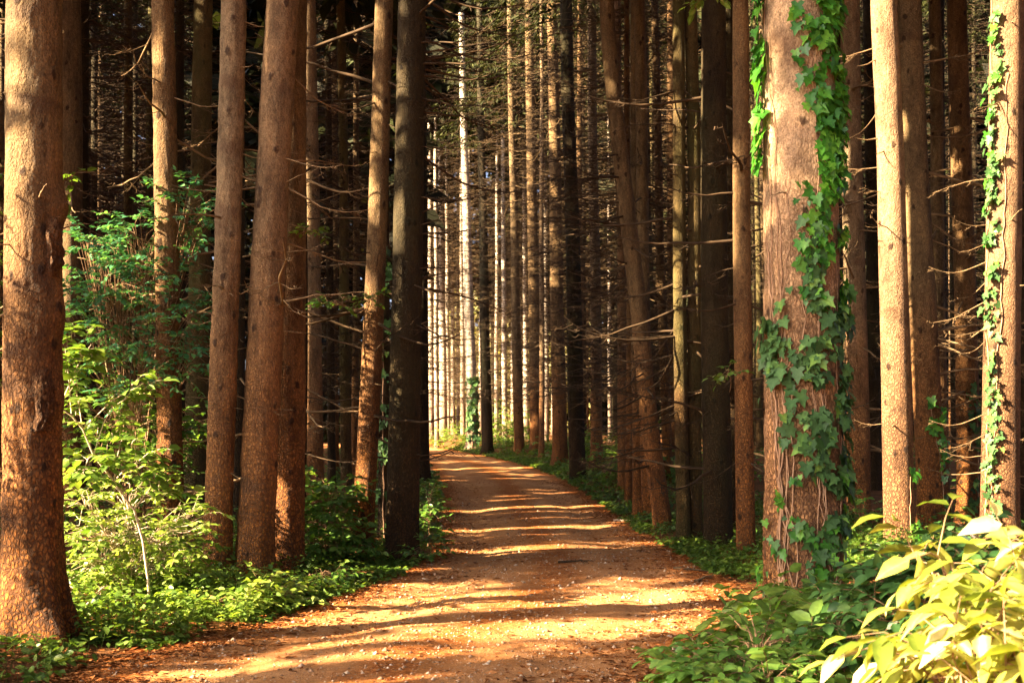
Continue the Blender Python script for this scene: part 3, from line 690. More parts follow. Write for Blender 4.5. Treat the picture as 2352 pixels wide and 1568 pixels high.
# --- spruces left of the frame, whose trunks and crowns stripe the path with shade
def off_tree(x, y_):
    d = rng.uniform(.28, .42); g = gz(x, y_); rr = np.random.default_rng(int(abs(x*131+y_*17)) % 9973)
    H = rng.uniform(20, 25); k = rng.normal(0, .012)
    prof = lambda z: (k*z, 0.)
    root = thing('spruce_tree', 'tall spruce of the stand outside the frame beside the path', 'tree', (x, y_, g), 'spruces outside the frame')
    V, q, ra = trunk_mesh(prof, d/2, H, 12, 18, .25, int(rr.integers(0, 9000)))
    build('trunk', V, [q], M['bark'], root, smooth=True)
    cb, lb = crown_bag(x, y_, g, rr.uniform(6.5, 11), H-.3, 2.4, prof, rr, dens=1.3, off=True)
    cb.make('crown', M['needles'], root)
    TREES.append(dict(px=0, pm=0, D=y_, w=0, root=root, ref=None, x=x))
noff = 0
y = -24.0
while y < 46:
    x = -36.0
    while x < 22:
        cx_, cy_ = x+rng.uniform(-.8, .8), y+rng.uniform(-1, 1)
        outl = cx_ < -.47*cy_-1.0 if cy_ > 0 else True
        outr = cx_ > .47*cy_+1.0 if cy_ > 0 else True
        onpath = edge_l(cy_)-1.2 < cx_ < edge_r(cy_)+1.4
        camclear = (abs(cx_) < 4.2 and -9 < cy_ < 5) or (-.3746*cx_+.927*cy_ < 2.6 and cy_ < 3 and cx_ < 6)
        if (outl or outr) and not onpath and not camclear and not clash(cx_, cy_, 1.7) and not trunk_blocks(cx_, cy_, .19) and cx_ > -28-.2*cy_ and (cx_ < 0 or cy_ < 26):
            off_tree(cx_, cy_); noff += 1
        x += rng.uniform(2.5, 3.5)
    y += 2.9
print('bg', bgn, 'off', noff, 'named', NAMED)

# --- far-off wood: reads as one mass
b = Bag(); rr = np.random.default_rng(5)
n = 420
ang = rr.uniform(-.62, .62, n); dd = rr.uniform(80, 135, n)
x, y_ = np.sin(ang)*dd, np.cos(ang)*dd
A = np.stack([x, y_, ground_z(x, y_)-.3], -1); B = A+np.stack([rr.normal(0, .3, n), 0*x, rr.uniform(20, 26, n)], -1)
kt = ((ang < -.08) | (ang > .055) | (rr.random(n) < .5)) & ~in_hole((A+B)/2-np.array([0, 0, 6.])); A, B = A[kt], B[kt]
V, q = tubes_batch(A, B, rr.uniform(.14, .26, len(A)), .05, segs=1, sides=6); b.add(V, [q], .5)
tr_o = b.make('far_trunks', M['bark_dark_shade'], tint=False)
b = Bag(); n = 140000
ang = rr.uniform(-.64, .64, n); dd = rr.uniform(84, 140, n); sidew = (ang < -.12) | (ang > .16)
x, y_ = np.sin(ang)*dd, np.cos(ang)*dd
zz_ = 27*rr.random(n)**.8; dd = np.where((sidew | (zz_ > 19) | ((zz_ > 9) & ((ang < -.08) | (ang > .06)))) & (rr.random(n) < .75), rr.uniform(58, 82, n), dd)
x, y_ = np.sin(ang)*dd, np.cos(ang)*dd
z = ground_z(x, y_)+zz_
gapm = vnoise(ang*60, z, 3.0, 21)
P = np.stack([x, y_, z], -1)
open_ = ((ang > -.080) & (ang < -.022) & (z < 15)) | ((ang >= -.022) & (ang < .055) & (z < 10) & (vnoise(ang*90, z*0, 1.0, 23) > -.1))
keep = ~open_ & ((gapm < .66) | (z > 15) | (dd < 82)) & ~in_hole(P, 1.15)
P = P[keep]
ax = rr.normal(0, 1, P.shape); ax[:, 2] = ax[:, 2]*.4-.4
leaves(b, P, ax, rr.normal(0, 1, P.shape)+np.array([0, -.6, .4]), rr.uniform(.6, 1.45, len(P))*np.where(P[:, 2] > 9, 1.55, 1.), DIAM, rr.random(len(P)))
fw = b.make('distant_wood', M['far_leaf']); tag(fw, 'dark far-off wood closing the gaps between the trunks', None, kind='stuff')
tr_o.parent = fw; tr_o['kind'] = 'stuff'

# pale thicket past the bend, added to give a warm glow between the trunks
b = Bag(); rr = np.random.default_rng(15); n = 34000
ang = rr.uniform(-.10, .07, n); dd = rr.uniform(92, 120, n)
x, y_ = np.sin(ang)*dd, np.cos(ang)*dd
hmax = 10+5*vnoise(x, y_, 3.5, 31)
P = np.stack([x, y_, ground_z(x, y_)+np.maximum(hmax, 1)*rr.random(n)], -1)
leaves(b, P, rr.normal(0, 1, (n, 3)), rr.normal(0, .6, (n, 3))+np.array([-.7, -.6, .6]), rr.uniform(.3, .8, n), DIAM, rr.random(n))
o = b.make('undergrowth', M['leaf_glow']); tag(o, 'pale leaves added for the warm glow beyond the path bend', None, kind='stuff')

# ---------------------------------------------------------------- shrubs and plants
def spray_leaves(bag, tw, starts, dirs, nl, lsize, tmpl, rr, spread=.35, tint=(0, 1), hang=.25):
    """twigs with alternate leaves; tw collects the twigs"""
    n = len(starts); L = lsize*nl*.34
    ends = starts+dirs*L[:, None] if hasattr(L, 'shape') else starts+dirs*L
    V, q = tubes_batch(starts, ends, .0035, .0012, sag=.03, segs=2); tw.add(V, [q])
    t = np.linspace(.15, 1, nl)
    P = starts[:, None]*(1-t)[None, :, None]+ends[:, None]*t[None, :, None]; P[..., 2] += (.03*4*t*(1-t))[None]
    side = unit(np.cross(dirs, np.array([0, 0, 1.])))
    sg = np.where(np.arange(nl) % 2 == 0, 1., -1.)
    ax = dirs[:, None]*.55+side[:, None]*sg[None, :, None]*.9; ax[:, -1] = dirs
    ax = ax+rr.normal(0, spread*.6, ax.shape); ax[..., 2] -= hang
    nr = np.zeros_like(ax); nr[..., 2] = 1; nr = nr+rr.normal(0, spread, nr.shape)
    sz = lsize*rr.uniform(.6, 1.15, (n, nl))
    ti = np.clip(tint[0]+(tint[1]-tint[0])*(rr.random((n, 1))*.6+rr.random((n, nl))*.4), 0, 1)
    leaves(bag, P.reshape(-1, 3), ax.reshape(-1, 3), nr.reshape(-1, 3), sz.ravel(), tmpl, ti.ravel())
def shrub(name, label, cat, base, clusters, lsize, leafmat, stemmat='stem_brown', nl=9, tmpl=OVATE, seed=1, group=None, stem_r=.012, tint=(0, 1), hang=.25, flat=.35, stems=None):
    """clusters: (centre, (rx, ry, rz), number of sprays)"""
    rr = np.random.default_rng(seed)
    base = np.asarray(base, float)
    root = thing(name, label, cat, base, group)
    fb, tb = Bag(), Bag()
    for c, r, ns in clusters:
        c = np.asarray(c, float)-base; r = np.asarray(r, float)
        mid1 = c*np.array([.35, .35, .55])+rr.normal(0, .06, 3); 
        t = np.linspace(0, 1, 9)[:, None]; curve = (1-t)**2*np.array([rr.normal(0, .05), rr.normal(0, .05), -.1])+2*t*(1-t)*mid1+t*t*c
        curve[1:-1] += rr.normal(0, .012*np.linalg.norm(c)**.5, (7, 3))
        V, q = tube(curve, np.linspace(stem_r, .004, 9), 6); tb.add(V, [q])
        d = rr.normal(0, 1, (ns, 3)); d = unit(d)*(rr.random((ns, 1))**.42)
        if group == 'shrubs outside the frame': d = d[~in_hole(c+d*r+base, 1.5)]; ns = len(d)
        S = c+d*r
        # a thin shoot from the stem to each spray
        k = rr.uniform(.55, 1, ns); Pst = np.stack([np.interp(k, t[:, 0], curve[:, j]) for j in range(3)], -1)
        V, q = tubes_batch(Pst, S, .0045, .0025, sag=.05, segs=2); tb.add(V, [q])
        out = d*r; out[:, 2] *= flat; out = unit(out+rr.normal(0, .35*r.mean(), (ns, 3))*np.array([1, 1, .4]))
        spray_leaves(fb, tb, S, out, nl, lsize, tmpl, rr, tint=tint, hang=hang)
    tb.make('stem', M[stemmat], root, smooth=True, tint=False)
    fb.make('foliage', M[leafmat], root)
    return root
def gp(px, D):
    x = wx(px, D); return np.array([x, D, gz(x, D)])

shrub('leafy_shrub', 'tall bluish green shrub spreading among the slim trunks behind the thick scarred spruce', 'shrub', gp(300, 12.6),
      [(at(430, 500, 12.4), (.35, .4, .35), 55), (at(330, 560, 12.4), (.45, .5, .28), 55), (at(250, 640, 12.2), (.45, .4, .3), 62), (at(400, 680, 12.2), (.45, .5, .3), 50), (at(330, 780, 12.), (.6, .5, .28), 62),
       (at(440, 800, 12.), (.2, .3, .4), 24), (at(200, 560, 12.6), (.25, .3, .25), 26), (at(230, 760, 12), (.3, .4, .4), 32), (at(400, 430, 12.6), (.2, .2, .12), 10), (at(300, 880, 12), (.5, .4, .3), 40)], .078, 'leaf_blue', nl=10, seed=3, hang=.2)
shrub('leafy_shrub', 'drooping dark green shrub below the bluish one, deep between the trunks', 'shrub', gp(310, 13.2),
      [(at(260, 960, 12.6), (.45, .4, .35), 45), (at(360, 1000, 12.8), (.4, .4, .3), 34), (at(230, 1060, 11.8), (.3, .4, .3), 35), (at(420, 980, 12.6), (.2, .3, .3), 18), (at(330, 1110, 12), (.35, .3, .25), 26)], .10, 'leaf_mid', nl=8, seed=4)
# arching sapling with a pale stem
sp = gp(345, 9.3)
root = thing('sapling', 'arching sapling with a pale bare stem and big fresh leaves beside the thick scarred trunk', 'sapling', sp)
rr = np.random.default_rng(8)
crv = np.array([at(345, 1420, 9.3), at(340, 1330, 9.3), at(328, 1240, 9.25), at(308, 1170, 9.2), at(262, 1105, 9.1), at(215, 1045, 9.0), at(190, 985, 8.95), at(165, 955, 8.9), at(138, 935, 8.85), at(100, 900, 8.8)])-sp
V, q = tube(crv, np.linspace(.012, .005, len(crv)), 8); sb = Bag(); sb.add(V, [q])
twp = [(5, at(260, 930, 9.0)), (6, at(170, 880, 8.9)), (4, at(330, 1060, 9.0)), (7, at(150, 800, 8.8)), (3, at(390, 1090, 9.2)), (8, at(210, 790, 8.9)), (6, at(330, 880, 8.9)), (5, at(190, 1090, 8.9)), (4, at(280, 1010, 9.0))]
fb = Bag(); S, Dr = [], []
for k, e in twp:
    e = e-sp; a = crv[k]; mm = (a+e)/2+np.array([0, 0, .05]); V, q = tube(np.array([a, (a+mm)/2, mm, (mm+e)/2, e]), np.linspace(.006, .003, 5), 5); sb.add(V, [q])
    for j in range(10):
        s = rr.uniform(.35, 1); S.append(a*(1-s)+e*s+rr.normal(0, .05, 3)); d = (e-a)+rr.normal(0, .22, 3); Dr.append(d)
spray_leaves(fb, sb, np.array(S), unit(np.array(Dr))*np.array([1, 1, .5]), 6, .115, OVATE, rr, hang=.3, tint=(.2, 1))
sb.make('stem', M['stem_pale'], root, smooth=True, tint=False); fb.make('foliage', M['leaf_fresh'], root)

shrub('low_bush', 'airy low bush of pale sunlit leaves at the foot of the thick scarred trunk', 'bush', gp(290, 9.9),
      [(at(240, 1215, 9.7), (.42, .4, .20), 48), (at(350, 1235, 9.8), (.42, .4, .22), 48), (at(220, 1290, 9.5), (.30, .3, .18), 34), (at(400, 1290, 9.8), (.36, .3, .2), 36), (at(290, 1140, 10.2), (.34, .3, .18), 22), (at(440, 1180, 10.3), (.24, .3, .18), 18), (at(190, 1160, 9.6), (.18, .3, .18), 16), (at(300, 1310, 9.6), (.35, .3, .15), 36)], .075, 'leaf_sunny', nl=8, seed=6, tint=(.2, 1), stemmat='stem_pale')
shrub('low_bush', 'loose green bush between the arching sapling and the slender leaning pink trunk', 'bush', gp(440, 10.4),
      [(at(425, 1235, 10.4), (.2, .3, .12), 18), (at(430, 1290, 10.3), (.2, .3, .12), 20), (at(390, 1340, 10), (.35, .3, .14), 30)], .095, 'leaf_fresh', nl=7, seed=7)
shrub('low_bush', 'broad-leaved bright bush spilling to the path before the paired pink trunks', 'bush', gp(560, 9.9),
      [(at(545, 1372, 9.6), (.26, .3, .08), 22), (at(595, 1355, 9.8), (.18, .3, .11), 18), (at(500, 1395, 9.4), (.3, .3, .10), 24), (at(640, 1370, 9.9), (.25, .25, .10), 20)], .10, 'leaf_sunny', nl=6, seed=9, tint=(.3, 1))
shrub('leafy_bush', 'green bush with maple-like leaves between the pale sun-streaked and slanting trunks', 'bush', gp(755, 13.4),
      [(at(760, 1120, 13.4), (.30, .3, .22), 30), (at(720, 1170, 13.4), (.25, .3, .22), 34), (at(770, 1200, 13.2), (.3, .3, .3), 44), (at(730, 1250, 13), (.35, .3, .2), 40), (at(790, 1260, 12.9), (.25, .3, .15), 26), (at(815, 1150, 13.3), (.12, .1, .08), 6)], .12, 'leaf_mid', nl=6, seed=10)
shrub('verge_bush', 'narrow green bush hugging the massive blackish trunk along the path edge', 'bush', gp(985, 14.2),
      [(at(990, 1130, 16), (.15, .5, .12), 22), (at(985, 1180, 15), (.16, .5, .2), 34), (at(985, 1240, 13.8), (.18, .5, .2), 36), (at(965, 1275, 13.2), (.22, .3, .12), 24)], .085, 'leaf_mid', nl=7, seed=11)
shrub('verge_bush', 'leafy green bush at the foot of the stout and reddish trunks', 'bush', gp(670, 11.0),
      [(at(690, 1350, 10.6), (.28, .3, .08), 26), (at(640, 1365, 10.4), (.26, .3, .08), 26), (at(745, 1325, 11.2), (.28, .3, .09), 26)], .085, 'leaf_mid', nl=7, seed=12)
# leafy sprigs sprouting on trunks
shrub('leafy_sprig', 'sprig of green leaves sprouting from the slanting sun-patched trunk', 'sprig', at(850, 700, 13.6), [(at(845, 690, 13.4), (.10, .1, .09), 9), (at(770, 700, 13.4), (.22, .1, .05), 10)], .085, 'leaf_mid', nl=5, seed=14, stem_r=.005)
shrub('leafy_sprig', 'sprig of bright green leaves beside the reddish half hidden trunk', 'sprig', at(688, 530, 12.2), [(at(720, 535, 12.1), (.12, .1, .07), 10)], .085, 'leaf_fresh', nl=5, seed=15, stem_r=.005)
shrub('leafy_sprig', 'pair of bright leaves sticking out beside the thick scarred trunk', 'sprig', at(128, 430, 8.2), [(at(160, 415, 8.2), (.05, .06, .03), 4)], .10, 'leaf_fresh', nl=4, seed=16, stem_r=.004)
shrub('leafy_sprig', 'sprig of fresh leaves hanging into the picture above the broad shadowed trunk', 'sprig', at(1640, -60, 10.), [(at(1622, -8, 9.9), (.10, .1, .05), 9)], .09, 'leaf_fresh', nl=5, seed=17, stem_r=.005)
shrub('leafy_sprig', 'dark leafy sprig between the charred-foot trunk and the broad shadowed trunk', 'sprig', at(1690, 880, 13.6), [(at(1672, 860, 13.4), (.10, .1, .1), 8)], .11, 'leaf_mid', nl=4, seed=18, stem_r=.005)
# left edge leaves
shrub('leafy_shrub', 'fresh green shrub showing at the edge behind the thick scarred trunk', 'shrub', gp(-60, 10.5),
      [(at(-25, 640, 10.2), (.2, .3, .5), 30), (at(-20, 840, 10.2), (.2, .3, .4), 26), (at(-10, 430, 10.4), (.12, .2, .2), 12)], .085, 'leaf_fresh', nl=6, seed=19)
# far sunlit bushes
far = [(1010, 1005, 66, 'sunny yellow-green bush at the far path bend below the white trunks'), (1045, 1000, 60, 'sunny green bush in front of the far ivy trunk'), (1150, 985, 58, 'bright yellow-green bush behind the lone bend trunk'),
       (1170, 960, 60, 'tall bright bush between the lone bend trunk and the verge spruces'), (1300, 1010, 42, 'green bush behind the splayed root trunk'), (1380, 1020, 36, 'shaded green bush behind the golden flared trunk'), (1440, 1040, 27.5, 'green bush behind the tight cluster of thin trunks')]
for k, (px, py, D, lab) in enumerate(far):
    c = at(px, py, D); g = gp(px, D); hh = max(.3, c[2]-g[2])
    shrub('verge_bush', lab, 'bush', g, [(np.array([c[0], D, g[2]+hh*.9]), (.9, .8, hh*.6+.2), 55), (np.array([c[0]+.7, D-.3, g[2]+hh*.5]), (.7, .6, hh*.5+.15), 40)], .20, 'leaf_fresh', nl=7, tmpl=DIAM, seed=30+k, tint=(.3, 1))
shrub('leafy_shrub', 'dark green shrub in the shade between the huge ivy-clad and brightest trunks', 'shrub', gp(1985, 14.6),
      [(at(1980, 1170, 14.5), (.25, .4, .18), 28), (at(1975, 1230, 13.8), (.3, .4, .2), 34), (at(2000, 1280, 12.5), (.3, .4, .15), 28)], .09, 'leaf_mid', nl=7, seed=41)
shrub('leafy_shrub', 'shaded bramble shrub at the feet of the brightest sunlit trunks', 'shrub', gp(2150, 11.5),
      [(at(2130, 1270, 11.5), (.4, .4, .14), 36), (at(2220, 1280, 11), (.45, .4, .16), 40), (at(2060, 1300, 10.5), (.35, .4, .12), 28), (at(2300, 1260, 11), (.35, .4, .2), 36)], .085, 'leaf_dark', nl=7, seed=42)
# near bushes, lower corner
shrub('leafy_bush', 'mid green bush with roundish leaves at the lower edge beside the path', 'bush', (1.05, 5.2, gz(1.05, 5.2)),
      [(at(1665, 1515, 5.3), (.26, .3, .07), 40), (at(1750, 1485, 5.5), (.22, .3, .10), 44), (at(1640, 1565, 5.0), (.26, .3, .06), 40), (at(1750, 1570, 4.9), (.28, .3, .09), 50), (at(1690, 1600, 4.7), (.25, .3, .06), 36)], .078, 'leaf_mid', nl=7, seed=43, tint=(.3, 1), flat=.6)
shrub('leafy_bush', 'green bush with large oval leaves at the foot of the huge ivy-clad trunk', 'bush', (1.7, 6.2, gz(1.7, 6.2)),
      [(at(1800, 1460, 6.4), (.22, .3, .13), 36), (at(1890, 1410, 6.8), (.22, .3, .12), 36), (at(1760, 1400, 7.2), (.12, .2, .14), 26), (at(1850, 1540, 5.8), (.25, .3, .11), 44), (at(1940, 1480, 6.2), (.2, .3, .14), 34), (at(1720, 1450, 6.8), (.12, .2, .08), 16), (at(1780, 1570, 5.4), (.2, .25, .09), 30)], .125, 'leaf_fresh', nl=5, seed=44, tint=(.1, .9))
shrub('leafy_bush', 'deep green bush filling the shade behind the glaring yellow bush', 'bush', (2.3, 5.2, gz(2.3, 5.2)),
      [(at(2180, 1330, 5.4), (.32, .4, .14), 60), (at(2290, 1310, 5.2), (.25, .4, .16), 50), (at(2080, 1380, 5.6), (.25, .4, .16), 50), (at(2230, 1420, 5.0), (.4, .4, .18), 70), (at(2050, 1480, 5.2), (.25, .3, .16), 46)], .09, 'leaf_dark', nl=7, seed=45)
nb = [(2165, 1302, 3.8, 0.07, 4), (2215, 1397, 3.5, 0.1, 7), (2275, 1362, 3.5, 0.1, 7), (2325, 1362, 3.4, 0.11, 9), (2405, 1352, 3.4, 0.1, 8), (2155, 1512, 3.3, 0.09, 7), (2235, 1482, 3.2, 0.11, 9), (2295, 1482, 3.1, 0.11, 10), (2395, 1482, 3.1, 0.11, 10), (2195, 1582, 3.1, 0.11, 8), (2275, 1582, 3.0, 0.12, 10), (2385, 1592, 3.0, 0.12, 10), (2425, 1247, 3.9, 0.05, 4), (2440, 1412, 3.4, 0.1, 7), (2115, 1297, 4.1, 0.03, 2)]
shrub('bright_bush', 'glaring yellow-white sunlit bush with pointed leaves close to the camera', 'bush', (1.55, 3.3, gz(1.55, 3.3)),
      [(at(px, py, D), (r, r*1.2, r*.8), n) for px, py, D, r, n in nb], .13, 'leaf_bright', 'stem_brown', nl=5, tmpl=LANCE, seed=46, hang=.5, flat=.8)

# --- torn scars on the thickest trunk
def scar(T_, D, z0, z1, th0, tw, seed, amp=.035):
    root_, prof, ra = T_; nz, nt_ = 26, 18
    zz, tt = np.meshgrid(np.linspace(z0, z1, nz), np.linspace(-1, 1, nt_), indexing='ij')
    v = (zz-(z0+z1)/2)/((z1-z0)/2)
    edge = 1-np.sqrt(v**2+tt**2)-.25*vnoise(tt*2, zz*6, .5, seed)
    off = np.clip(edge, -.2, .4)*amp/.4 + .016*vnoise(tt*3, zz*14, .4, seed+1)*np.clip(edge*3, 0, 1)+.010*vnoise(tt*9, zz*40, .5, seed+2)*np.clip(edge*3, 0, 1)
    th = th0+tw*tt+.12*vnoise(zz*5, tt*0, .6, seed+3)
    r = np.array([ra(float(k)) for k in np.linspace(z0, z1, nz)])[:, None]*1.05+.022+off-.012
    ox = np.array([prof(float(k)) for k in np.linspace(z0, z1, nz)])
    V = np.stack([ox[:, 0:1]+r*np.cos(th), ox[:, 1:2]+r*np.sin(th), zz], -1).reshape(-1, 3)
    i_ = np.arange(nz-1)[:, None]*nt_+np.arange(nt_-1)[None]; q_ = np.stack([i_, i_+1, i_+nt_+1, i_+nt_], -1).reshape(-1, 4)
    o = build('bark_scar', V, [q_], M['bark_scar'], root_, smooth=True); o['label'] = 'dark torn bark scar'
scar(T['big_left'], 8, wz(660, 8), wz(525, 8), -.35, .34, 61, .03)
scar(T['big_left'], 8, wz(1010, 8), wz(870, 8), -.75, .36, 64, .024)
# --- hazel-like shrubs added just outside the frame to break the low sun into flecks
for k, (x, y_) in enumerate([(-4.4, 5.6), (-5.2, 6.9), (-4.0, 4.3), (-6.3, 6.0), (-6.8, 8.0), (-5.6, 8.6), (-7.6, 9.8), (-6.6, 10.9)]):
    g = gz(x, y_); rr = np.random.default_rng(900+k)
    shrub('leafy_shrub', 'unseen leafy shrub added outside the frame to fleck the sun on the path', 'shrub', (x, y_, g),
          [((x+rr.normal(0, .4), y_+rr.normal(0, .4), g+h), (.75, .75, .45), 30) for h in (1.1, 1.9, 2.7, 3.4)], .075, 'leaf_mid', nl=8, seed=910+k, group='shrubs outside the frame')

# --- ground cover: nobody could count these
def cover(name, label, xs, ys, hs, lsize, mat, seed, per=9, tmpl=DIAM, tint=(0, 1)):
    rr = np.random.default_rng(seed); n = len(xs)
    zs = top_z(xs, ys); P0 = np.stack([xs, ys, zs], -1)
    b = Bag()
    k = np.repeat(np.arange(n), per); m = len(k)
    th = rr.uniform(0, 2*PI, m); h = hs[k]*rr.random(m)**.7
    sc = lsize[k] if hasattr(lsize, '__len__') else np.full(m, lsize)
    rad_ = (.35*hs[k]+sc*.6)*rr.random(m)**.5
    P = P0[k]+np.stack([np.cos(th)*rad_, np.sin(th)*rad_, h+.01], -1)
    ax = np.stack([np.cos(th), np.sin(th), rr.normal(-.15, .35, m)], -1)
    nr = rr.normal(0, .4, (m, 3)); nr[:, 2] += 1
    ti = np.clip(tint[0]+(tint[1]-tint[0])*(.5*rr.random(n)[k]+.5*rr.random(m)), 0, 1)
    leaves(b, P, ax, nr, sc*rr.uniform(.6, 1.25, m), tmpl, ti)
    B = P0+np.stack([rr.normal(0, .02, n), rr.normal(0, .02, n), hs], -1); V, q = tubes_batch(P0, B, .002, .001)
    b.add(V, [q], .3)
    o = b.make(name, M[mat]); tag(o, label, None, kind='stuff'); return o
def verge_pts(n, side, y0, y1, w, seed, power=1.4):
    rr = np.random.default_rng(seed)
    ys = np.exp(rr.uniform(math.log(y0), math.log(y1), n)); d = w*rr.random(n)**power
    xs = (edge_r(ys)+.08+d) if side > 0 else (edge_l(ys)-.05-d)
    keep = vnoise(xs, ys, 1.1, seed) > -.45
    return xs[keep], ys[keep], d[keep]
x, y_, d = verge_pts(3600, 1, 10.5, 62, 2.6, 51)
cover('ground_cover', 'low green ground cover along the verge on the side of the huge ivy-clad trunk', x, y_, np.clip(.07+.16*d, 0, .34)*np.random.default_rng(1).uniform(.5, 1.2, len(x)), np.clip(.05+.0018*y_, .05, .12), 'leaf_cover', 52)
x, y_, d = verge_pts(3600, -1, 7.9, 50, 2.8, 53)
cover('ground_cover', 'low green ground cover along the verge below the paired pink trunks', x, y_, np.clip(.04+.09*d, 0, .22)*np.random.default_rng(2).uniform(.5, 1.2, len(x)), np.clip(.05+.0018*y_, .05, .12), 'leaf_cover', 54)
rr = np.random.default_rng(55); n = 3000
y_ = np.exp(rr.uniform(math.log(8), math.log(45), n)); x = np.where(rr.random(n) < .5, edge_l(y_)-1-rr.random(n)*.3*y_-1, edge_r(y_)+1.2+rr.random(n)*.32*y_)
kp = vnoise(x, y_, 2.2, 56) > -.1
cover('undergrowth', 'patchy shaded undergrowth on the floor of the wood', x[kp], y_[kp], rr.uniform(.1, .4, kp.sum()), np.clip(.06+.002*y_[kp], .06, .14), 'leaf_mid', 57, per=8)
# small plants at the lower left corner
n = 480; y_ = rr.uniform(7.9, 10.6, n); x = edge_l(y_)-.15-rr.random(n)*1.6
cover('ground_cover', 'thick low leaves in the gap between the thick scarred trunk and the slender leaning pink trunk', x, y_, rr.uniform(.05, .3, n), .065, 'leaf_fresh', 59, tmpl=OVATE, per=8, tint=(.1, 1))
x = rr.uniform(-3.6, -2.75, 60); y_ = rr.uniform(6.7, 7.7, 60)
cover('ground_cover', 'low leafy ground cover around the buttressed foot of the thick scarred trunk', x, y_, rr.uniform(.04, .16, 60), .07, 'leaf_cover', 58, tmpl=OVATE, per=7)

# --- litter and stones on the path
rr = np.random.default_rng(60); n = 27000
y_ = np.exp(rr.uniform(math.log(6.3), math.log(30), n)); l, r = edge_l(y_), edge_r(y_)
e = rr.random(n)
side = rr.random(n) < .5
x = np.where(side, l-.25+np.abs(rr.normal(0, .55, n)), r+.25-np.abs(rr.normal(0, .55, n)))
x = np.where(rr.random(n) < .14, l+(r-l)*rr.random(n), x)
kp = (vnoise(x, y_, .5, 61)+.5*vnoise(x, y_, .17, 62) > -.15) | (rr.random(n) < .25)
x, y_ = x[kp], y_[kp]; n = len(x)
x2 = np.concatenate([edge_l(y_[:5000])-rr.random(5000)*1.6, edge_r(y_[5000:10000])+rr.random(5000)*1.6]); x = np.concatenate([x, x2]); y_ = np.concatenate([y_, y_[:10000]]); n = len(x)
z = top_z(x, y_)+.008
b = Bag(); th = rr.uniform(0, 2*PI, n)
leaves(b, np.stack([x, y_, z], -1), np.stack([np.cos(th), np.sin(th), rr.normal(0, .12, n)], -1), rr.normal(0, .25, (n, 3))+np.array([0, 0, 1]), rr.uniform(.025, .085, n), DIAM, rr.random(n), width=rr.uniform(.15, .9, n))
o = b.make('needle_litter', M['litter']); tag(o, 'fallen needles, scales and dry leaves strewn over the path and its edges', None, kind='stuff')
n = 12000
y_ = np.exp(rr.uniform(math.log(6.3), math.log(24), n)); l, r = edge_l(y_), edge_r(y_); x = l+(r-l)*rr.random(n)
c0 = np.stack([x, y_, top_z(x, y_)+.002], -1)
s = rr.lognormal(math.log(.0065), .6, n).clip(.003, .03)
OCT = np.array([[1, 0, 0], [0, 1, 0], [-1, 0, 0], [0, -1, 0], [0, 0, .7], [0, 0, -.5], [.6, .6, .35], [-.6, -.55, .4]])[:6]
th = rr.uniform(0, 2*PI, n); cs, sn = np.cos(th), np.sin(th)
Tm = OCT[None]*rr.uniform(.65, 1.25, (n, 6, 1)); V = np.stack([Tm[..., 0]*cs[:, None]-Tm[..., 1]*sn[:, None], Tm[..., 0]*sn[:, None]+Tm[..., 1]*cs[:, None], Tm[..., 2]], -1)*s[:, None, None]+c0[:, None]
f = np.array([[0, 1, 4], [1, 2, 4], [2, 3, 4], [3, 0, 4], [1, 0, 5], [2, 1, 5], [3, 2, 5], [0, 3, 5]])
b = Bag(); b.add(V.reshape(-1, 3), [(f[None]+(np.arange(n)*6)[:, None, None]).reshape(-1, 3)], np.repeat(rr.random(n), 6))
o = b.make('gravel', M['stone'], smooth=True); tag(o, 'small loose stones scattered over the path', None, kind='stuff')
# fallen sticks
def stick(a, b_, lab, r0=.012, mat='twig', nm='fallen_branch', seed=1, nsub=5, grp=None):
    a, b_ = np.asarray(a, float), np.asarray(b_, float); d = b_-a; ln = np.linalg.norm(d)
    root_ = branch_bag(ln, np.random.default_rng(seed), r0=r0, droop=-.03, nsub=nsub)
    V = np.concatenate(root_.V); F_ = [np.concatenate(v) for v in root_.F.values()]
    ex = d/ln; ey = unit(np.cross([0, 0, 1.], ex)); ez = np.cross(ex, ey)
    o = build(nm, V[:, 0:1]*ex+V[:, 1:2]*ey+V[:, 2:3]*ez, F_, M[mat], smooth=True, loc=tuple(a)); tag(o, lab, 'branch', grp); return o
stick(at(305, 1465, 9.0), at(152, 1335, 9.0), 'pale bare broken branch slanting up from the ground by the thick scarred trunk', .016, 'stem_pale', seed=2)
stick(at(180, 1410, 8.8), at(240, 1345, 9.1), 'pale forked twig crossing the slanting broken branch', .010, 'stem_pale', seed=3)
stick(at(2245, 1240, 8.5), at(2200, 1205, 8.6), 'pale snapped stick poking up below the ivy-draped sunlit trunk', .014, 'stem_pale', seed=4, nsub=0)
def lay(px0, px1, D, dy, lab, r0, seed, mat='twig_dark'):
    x0, x1 = wx(px0, D), wx(px1, D); stick((x0, D, float(top_z(x0, D))+.012), (x1, D+dy, float(top_z(x1, D+dy))+.012), lab, r0, mat, seed=seed, nsub=4)
lay(1290, 1365, 13.0, .12, 'dark fallen twig lying in the middle of the path', .014, 5)
lay(1600, 1650, 11.6, .3, 'forked fallen branch at the path edge before the huge ivy-clad trunk', .014, 6, 'twig')
lay(1555, 1625, 12.6, -.2, 'dark fallen branch on the path edge near the broad shadowed trunk', .016, 7)
lay(1260, 1330, 9.9, .05, 'short dark twig on the path just beyond the wide sun band', .012, 8)
lay(1415, 1470, 19.5, -.2, 'pale root-like stick at the verge by the cluster of thin trunks', .02, 9, 'stem_pale')

